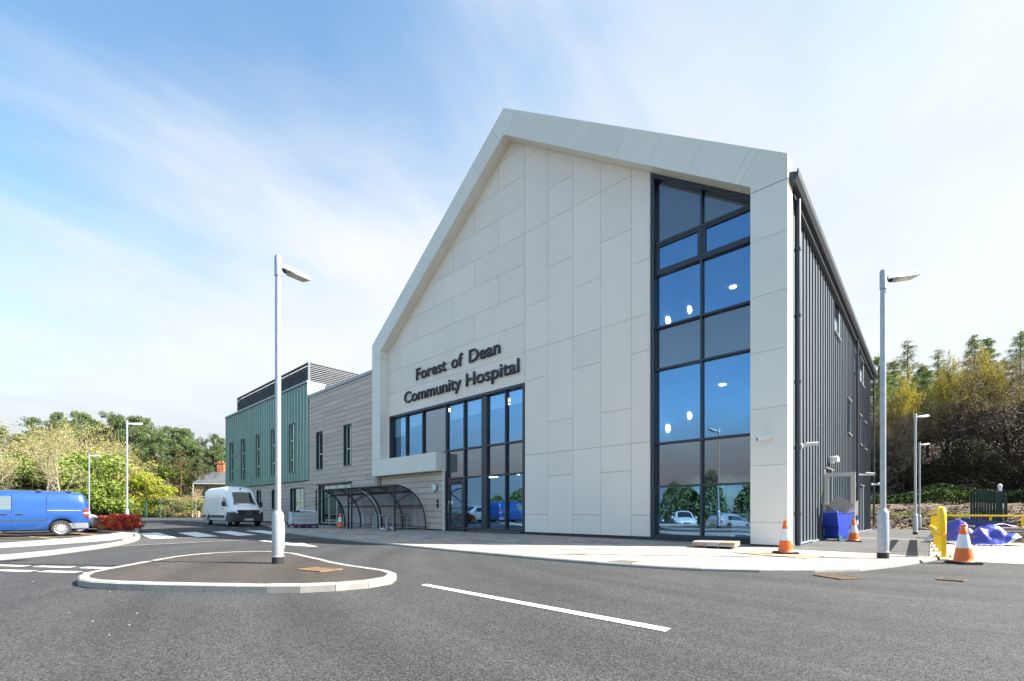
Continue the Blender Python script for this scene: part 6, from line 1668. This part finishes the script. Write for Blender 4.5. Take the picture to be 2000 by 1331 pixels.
for i, (px, s, h, lab) in enumerate(BL_): plant_top(bt[i % 3], px, s, h, .1, 1.7 * i, lab, 'pale bare trees on the left')
# leafing shrubs
sh = [bush(301, 6, 6, L_LIME), bush(302, 6, 5.5, L_GREEN), bush(303, 7, 6, L_OLIVE, ls=.11, twign=900), bush(304, 6, 5, L_GREEN, ls=.12)]
SL = [(-25, 60, 890, 1, 'left edge of the view'), (18, 64, 884, 1, 'slim tree above the van cab'), (48, 62, 900, 3, 'roof of the blue van, near its cab'), (75, 66, 893, 1, 'forked bare tree, on its left side'), (108, 64, 905, 3, 'forked and crooked bare trees, between them'), (140, 64, 898, 1, 'rear roof edge of the blue van'), (150, 72, 862, 2, 'rear of the blue van, tall and straw coloured'), (180, 66, 888, 3, 'small far lamp'), (200, 75, 858, 2, 'gap between the two left lamps'), (228, 74, 898, 2, 'red shrub bed'), (255, 74, 913, 0, 'shrub bed lamp, bright lime'), (282, 74, 925, 0, 'green gate, bright lime'), (305, 74, 946, 0, 'green gate posts, low and lime'), (240, 78, 888, 2, 'lamp in the shrub bed, tall and pale'), (285, 82, 898, 3, 'lime shrubs, taller and greener'), (335, 74, 966, 2, 'fence right of the gate'), (362, 73, 968, 2, 'staked sapling'), (388, 74, 975, 3, 'rear of the white van'), (-60, 62, 880, 2, 'far left frame edge')]
for i, (px, s, k, m, where) in enumerate(SL):
    plant_top(sh[m], px, s, k, .1, 2.1 * i, ['lime green', 'fresh green', 'straw coloured twiggy', 'mixed green'][m] + ' shrub behind the ' + where if 'shrub' not in where[:4] else where, 'shrubs along the far verge', 1.15)
# ivy-dark undergrowth behind the weld-mesh fence
def undergrowth(name, pts, depth, h, n, m, seed, label=None, ls=.13):
    rs = random.Random(seed); C = []
    for _ in range(n):
        t = rs.random() * (len(pts) - 1); i = int(t); f = t - i
        x = pts[i][0] * (1 - f) + pts[i + 1][0] * f; y = pts[i][1] * (1 - f) + pts[i + 1][1] * f
        ln = math.sin(x * .9) * .3 + math.sin(y * 1.7 + x) * .25; hh = h * (.75 + ln) * rs.random() ** .7; d = rs.uniform(0, depth)
        dx, dy = pts[-1][0] - pts[0][0], pts[-1][1] - pts[0][1]; l = math.hypot(dx, dy); C.append((x - dy / l * d, y + dx / l * d, hh + (bank_h(x, y + d) if y > 36 else .1)))
    o = bpy.data.objects.new(name, tri_mesh(name, leaves(C, ls, seed), m)); COL.objects.link(o); o['kind'] = 'stuff'; return o
P0, P1 = at_depth(-80, 73), at_depth(395, 73)
undergrowth('undergrowth', [P0, at_depth(150, 73), P1], 5, 2.6, 9000, L_GREEN, 401); undergrowth('undergrowth', [P0, at_depth(150, 74), P1], 6, 3.4, 9000, L_DARK, 402)
undergrowth('bramble', [at_depth(300, 71), at_depth(400, 71)], 3, 1.5, 3500, L_BROWN, 403, ls=.11)
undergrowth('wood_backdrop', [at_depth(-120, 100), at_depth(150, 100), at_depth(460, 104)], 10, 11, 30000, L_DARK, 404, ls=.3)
# ---- right-hand wood
oak = [bare_tree(501, 12.0, OAK, BARKB, TWIGB, L_BROWN, 6000, .08, 'oak_tree', .26, zmin=.35), bare_tree(502, 12.0, OAK, BARKB, TWIGB, L_OAKO, 6500, .08, 'oak_tree', .26, zmin=.35)]
oakg = bare_tree(503, 12.0, OAK, BARKB, TWIGB, L_GOLD, 7000, .13, 'golden_oak', .24, zmin=.45)
def ground_r(px, s): x, y = at_depth(px, s); return (x, y, max(bank_h(x, y), -.3) - .1)
OL = [(1690, 47, 800, 0, 'bare brown tree half hidden by the end of the dark building'), (1748, 46, 785, 1, 'brown twiggy tree behind the near lamp column'), (1800, 47, 790, 0, 'brown twiggy tree between the near lamp and the two far lamps'), (1850, 46, 726, 1, 'broad brown twiggy tree right of the two far lamps'), (1905, 47, 712, 0, 'tallest brown rounded tree above the green fence panel'), (1965, 46, 716, 1, 'brown twiggy tree above the woodchip heap'), (2030, 47, 722, 0, 'brown twiggy tree at the right edge of the view'), (1880, 52, 735, 0, 'brown tree standing deeper behind the broad one'), (1780, 53, 800, 1, 'brown tree standing deeper behind the two far lamps'), (2090, 48, 740, 1, 'brown twiggy tree just outside the right edge')]
def zr(px, s): x, y = at_depth(px, s); return max(bank_h(x, y), -.3) - .1
for i, (px, s, h, m, lab) in enumerate(OL): plant_top(oak[m], px, s, h, zr(px, s), 1.9 * i, lab, 'bare brown trees behind the bank', .95)
for i, (px, s, h, lab) in enumerate(((1764, 44.5, 742, 'golden leafed crown behind the near lamp column'), (1866, 44.5, 714, 'golden leafed crown above the two far lamps'), (1914, 45, 704, 'golden leafed crown above the tallest brown tree'))): plant_top(oakg, px, s, h, zr(px, s), 2.2 * i, lab, 'golden leafed trees', (.34, .32, .36)[i])
lr = [larch(601, 17, L_LARCH, n=12000, dens=1.6), larch(602, 17, L_LARCH, n=30000, dens=3.2), larch(603, 17, L_LARCH, n=5000, dens=1.2)]
LLs = [(1716, 66, 698, 1, 'green larch close behind the dark building'), (1744, 62, 708, 1, 'green larch just right of the near lamp column'), (1773, 66, 667, 2, 'thin pointed larch right of the near lamp column'), (1802, 60, 716, 1, 'full green larch left of the golden crowns'), (1832, 66, 684, 2, 'thin larch between the lamp and the tall pair'), (1904, 64, 656, 0, 'tall larch on the skyline above the brown trees'), (1928, 66, 663, 1, 'leafier larch just right of the tall one'), (1993, 62, 649, 0, 'dark larch at the right edge of the skyline'), (1960, 70, 700, 2, 'faint bare larch between the two tall ones'), (2050, 64, 660, 0, 'larch beyond the right edge of the view'), (1838, 64, 722, 1, 'green larch low behind the golden crowns'), (1728, 54, 730, 1, 'low green larch beside the end of the dark building'), (1786, 55, 738, 1, 'low green larch right of the thin pointed one'), (1812, 55, 726, 1, 'spreading green larch left of the broad brown tree')]
for i, (px, s, h, m, lab) in enumerate(LLs): plant_top(lr[m], px, s, h, zr(px, s), 1.3 * i, lab, 'larches behind the brown trees', 1.15)
undergrowth('hedge', [(-9, 53), (3, 53), (14, 52)], 2.5, 1.7, 16000, L_DARK, 411, ls=.1)
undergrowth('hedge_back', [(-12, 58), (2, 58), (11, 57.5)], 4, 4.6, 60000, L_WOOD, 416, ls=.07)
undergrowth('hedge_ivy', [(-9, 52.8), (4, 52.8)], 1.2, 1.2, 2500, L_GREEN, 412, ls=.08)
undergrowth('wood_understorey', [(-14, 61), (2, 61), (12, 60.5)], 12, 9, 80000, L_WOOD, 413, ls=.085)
SCRUB = dict(OAK, lo=[.04, .15, .12], kids=[16, 8, 5, 4], ang=[(35, 75), (30, 70), (30, 70)], up=[.03, .05, .02, .0], mint=.02)
scr = [bare_tree(521, 6.0, SCRUB, BARKB, TWIGB, L_BROWN, 500, .07, 'scrub_tree', .12), bare_tree(522, 6.0, SCRUB, BARKB, TWIGB, L_OLIVE, 500, .07, 'scrub_tree', .12)]
SCL = [(1718, 46, 880, 'beside the far corner of the dark building'), (1752, 47, 890, 'behind the near lamp column'), (1782, 46, 875, 'directly behind the middle lamp column'), (1812, 47, 885, 'just right of the farthest lamp column'), (1842, 46, 870, 'midway between the lamps and the green fence section'), (1872, 47, 880, 'left of the green fence section'), (1904, 46, 872, 'directly behind the green fence section'), (1936, 47, 884, 'right of the green fence section'), (1968, 46, 872, 'behind the woodchip heap'), (2004, 47, 880, 'at the right edge of the view')]
for i, (px, s, yt, lab) in enumerate(SCL): plant_top(scr[i % 2], px, s, yt, zr(px, s), 1.6 * i, 'low leafless scrub tree ' + lab, 'scrub along the wood edge', 1.1)
undergrowth('bank_weeds', [(-4, 47.5), (2, 46.5)], 1.5, .22, 700, L_GREEN, 415, ls=.07)
# tree line behind the viewpoint, seen only as a reflection
def mirror_wood():
    rs = random.Random(9); C = []
    for k in range(26):
        x = -75 + k * 4.2 + rs.uniform(-1, 1); y = -46 + rs.uniform(-5, 5); h = rs.uniform(5, 9.5)
        for _ in range(1500):
            t = rs.random(); a = rs.uniform(0, 6.28); r_ = (1 - t) ** .6 * 3.0 * rs.random() ** .4 + .2; C.append((x + math.cos(a) * r_, y + math.sin(a) * r_, -1 + h * (.05 + .95 * t)))
    o = bpy.data.objects.new('distant_wood', tri_mesh('distant_wood', leaves(C, .3, 9), L_PINE)); COL.objects.link(o); o['kind'] = 'stuff'
mirror_wood()
# ---- red photinia bed
rb = bush(701, 1.25, .78, L_RED, n=620, stem=.12, ls=.075, name='red_shrub', lobes=22, twign=40, twigm=TWIGB, barkm=BARKB); rb2 = bush(702, 1.2, .70, L_COPPER, n=560, stem=.12, ls=.075, name='bronze_shrub', lobes=20, twign=30, twigm=TWIGB, barkm=BARKB)
RS_ = [(251, 22.6, 0), (257, 23.9, 1), (238, 21.9, 0), (246, 25.0, 0), (226, 22.0, 1), (232, 24.2, 0), (214, 22.3, 0), (219, 24.6, 1), (222, 23.4, 0), (215, 25.4, 0), (209, 26.6, 1)]
RW = ['at the rounded tip of the bed', 'beside the rounded tip, road side', 'second in from the bed tip, path side', 'at the foot of the lamp column', 'left of the lamp column, path side', 'left of the lamp column, road side', 'in the middle of the bed', 'on the road side of the bed middle', 'nearest the nose of the silver car', 'behind the nose of the silver car', 'deepest in the bed behind the silver car']
for i, (x, y, m) in enumerate(RS_): plant((rb, rb2)[m], (*at_depth(x, y), .1), rv.uniform(.72, .98), 1.1 * i, ('red leafed' if m == 0 else 'bronze leafed') + ' shrub ' + RW[i], 'shrubs in the planting bed')
# ---- weld-mesh fence, gate, sapling, house
DG = mk('fence_green', (0.012, 0.075, 0.055), .5, space='pos')
def fpt(px): return at_depth(px, 70.5)
fen = empty('mesh_fence', (*fpt(210), .1), 'dark green weld mesh fence with posts along the far verge', 'fence'); fen['_w'] = (*fpt(210), .1)
FPX = [-60, -10, 60, 130, 175, 211, 256, 281]
FPX2 = [322, 338, 377, 400]
mesh = GM()
for row in (FPX, FPX2):
    for px in row:
        x, y = fpt(px); GM().box(x - .04, x + .04, y - .04, y + .04, .05, 2.45).build('post', DG, fen)
    for a, b in zip(row, row[1:]):
        A, B = Vector((*fpt(a), 0)), Vector((*fpt(b), 0)); n = int((B - A).length / .2)
        for i in range(n): p = A.lerp(B, i / n); mesh.box(p.x - .004, p.x + .004, p.y - .004, p.y + .004, .15, 2.4)
        for k in range(12): z = .2 + k * .19; mesh.tube([(A.x, A.y, z), (B.x, B.y, z)], .005, 3, cap=False)
mesh.build('mesh_wires', DG, fen, fix=False)['kind'] = 'stuff'
gx, gy = fpt(298); gt_ = empty('mesh_gate', (gx, gy, .1), 'dark green framed gate in the far mesh fence', 'gate'); gt_['_w'] = (gx, gy, .1)
A, B = fpt(284), fpt(312)
for px in (284, 286.5, 310, 313): x, y = fpt(px); GM().box(x - .055, x + .055, y - .055, y + .055, .05, 2.62).build('gate_post', DG, gt_)
for z in (2.55, .3, 1.3): GM().tube([(*fpt(286), z), (*fpt(311), z)], .04, 4).build('gate_rail', DG, gt_)
GM().box(*sorted((fpt(308)[0] - .1, fpt(308)[0] + .1)), fpt(308)[1] - .06, fpt(308)[1] + .06, 1.2, 1.45).build('latch', DG, gt_)
sx, sy = at_depth(383, 67); stt = empty('tree_stake_frame', (sx, sy, .14), 'pale timber stake frame round the young sapling', 'stake frame'); stt['_w'] = (sx, sy, .14)
for dx, dy in ((-.35, -.35), (.35, .35), (-.35, .35)): GM().box(sx + dx - .05, sx + dx + .05, sy + dy - .05, sy + dy + .05, .1, 1.0).build('stake', WOODP, stt)
for a, b in (((-.35, -.35), (.35, .35)), ((-.35, .35), (-.35, -.35)), ((-.35, .35), (.35, .35))): GM().tube([(sx + a[0], sy + a[1], .93), (sx + b[0], sy + b[1], .93)], .05, 4).build('rail', WOODP, stt)
sap = bare_tree(801, 3.6, dict(BIRCH, kids=[8, 4, 3, 2]), BARKP, TWIGP, L_BROWN, 260, .06, 'sapling', .045); sap.location = (sx, sy, .1); sap['label'] = 'thin bare sapling inside the timber stake frame'; sap['group'] = 'saplings'; sap['category'] = 'sapling'
def house():
    hx, hy = at_depth(417, 80); o = empty('stone_house', (hx, hy, 0), 'brown stone house with slate roof and brick chimney beyond the white van', 'house', rotz=R(42.55 + 14)); W, D = 9.5, 6.0
    ST = mk('brown_stone', (.21, .15, .10), .9, var=.35, vscale=1.6, bump=.4, bscale=6, space='obj'); SL_ = mk('slate', (.09, .095, .11), .6, var=.15, vscale=3, space='obj')
    x0 = -2.75
    g = GM(); g.box(x0, x0 + W, 0, D, 0, 6.0); g.prism_x([(0, 6.0), (D, 6.0), (D / 2, 8.0)], x0 + .01, x0 + W - .01); w_ = g.build('wall', ST, o)
    r_ = GM(); r_.add([(x0 - .25, -.3, 5.82), (x0 + W, -.3, 5.82), (x0 + W, D / 2, 8.2), (x0 + 1.2, D / 2, 8.2), (x0 - .25, -.3, 5.98), (x0 + W, -.3, 5.98), (x0 + W, D / 2, 8.36), (x0 + 1.2, D / 2, 8.36)], [(3, 2, 1, 0), (4, 5, 6, 7), (0, 1, 5, 4), (1, 2, 6, 5), (2, 3, 7, 6), (3, 0, 4, 7)])
    r_.add([(x0 - .25, -.3, 5.82), (x0 + 1.2, D / 2, 8.2), (x0 - .25, D + .3, 5.82), (x0 - .25, -.3, 5.98), (x0 + 1.2, D / 2, 8.36), (x0 - .25, D + .3, 5.98)], [(0, 1, 2), (3, 5, 4), (0, 3, 4, 1), (1, 4, 5, 2), (2, 5, 3, 0)])
    ro = r_.build('roof', SL_, o)
    BK = mk('red_brick', (.36, .13, .06), .85, var=.2, vscale=8, space='obj')
    ch = GM().box(x0 + 2.4, x0 + 3.5, 2.5, 3.5, 7.5, 9.6).build('chimney', BK, o); GM().box(x0 + 2.3, x0 + 3.6, 2.4, 3.6, 9.6, 9.75).build('cap', BK, ch)
    for k in (2.65, 3.2): GM().lathe([(.15, 9.75), (.12, 10.15)], 10, (x0 + k, 3, 0)).build('chimney_pot', mk('terracotta', (.42, .14, .05), .8, space='obj'), ch)
    piece_ = GM().box(x0 - .28, x0 + W, -.42, -.30, 5.72, 5.86).build('eaves_gutter', mk('pale_gutter', (.45, .47, .46), .6, space='obj'), o)
    for xa in (1.1, 3.3, 5.5, 7.7):
        f = GM().box(x0 + xa, x0 + xa + .75, -.06, .02, 3.6, 5.3).build('window', BLACK, o); GM().box(x0 + xa - .08, x0 + xa + .83, -.10, .02, 3.5, 3.6).build('sill', mk('stone_sill', (.4, .38, .33), .8, space='obj'), f)
        GM().box(x0 + xa + .06, x0 + xa + .69, -.075, -.062, 3.7, 5.2).build('pane', CARGLASS, f)
    p = GM(); p.prism_x([(-1.6, 2.4), (0, 3.3), (0, 3.15), (-1.6, 2.25)], x0 - 1.4, x0 + 1.6); p.build('porch_roof', mk('porch_dark', (.05, .035, .03), .8, space='obj'), o)
    for xa in (-1.3, .1, 1.5): GM().box(x0 + xa, x0 + xa + .12, -1.55, -1.43, 0, 2.3).build('porch_post', WOODP, o)
    GM().box(x0 - .32, x0 - .2, -.40, -.28, 0, 5.8).build('downpipe', mk('pale_gutter', (0, 0, 0)), o)
house()
wp = at_depth(338, 76); o = empty('garden_shed', (wp[0], wp[1], 1.2), 'pale timber hut glimpsed over the fence between the lime shrub and brown pine', 'hut'); o['_w'] = (wp[0], wp[1], 1.2)
GM().box(wp[0] - 1.2, wp[0] + 1.2, wp[1] - .8, wp[1] + .8, 0, 2.9).build('wall', mk('hut_timber', (.42, .34, .22), .85, var=.2), o); GM().prism_y([(wp[0] - 1.4, 2.9), (wp[0] + 1.4, 2.9), (wp[0] + 1.4, 3.02), (wp[0] - 1.4, 3.2)], wp[1] - .95, wp[1] + .95).build('roof', GREYT, o)
for ob in scene.objects:
    if '_w' in ob: del ob['_w']
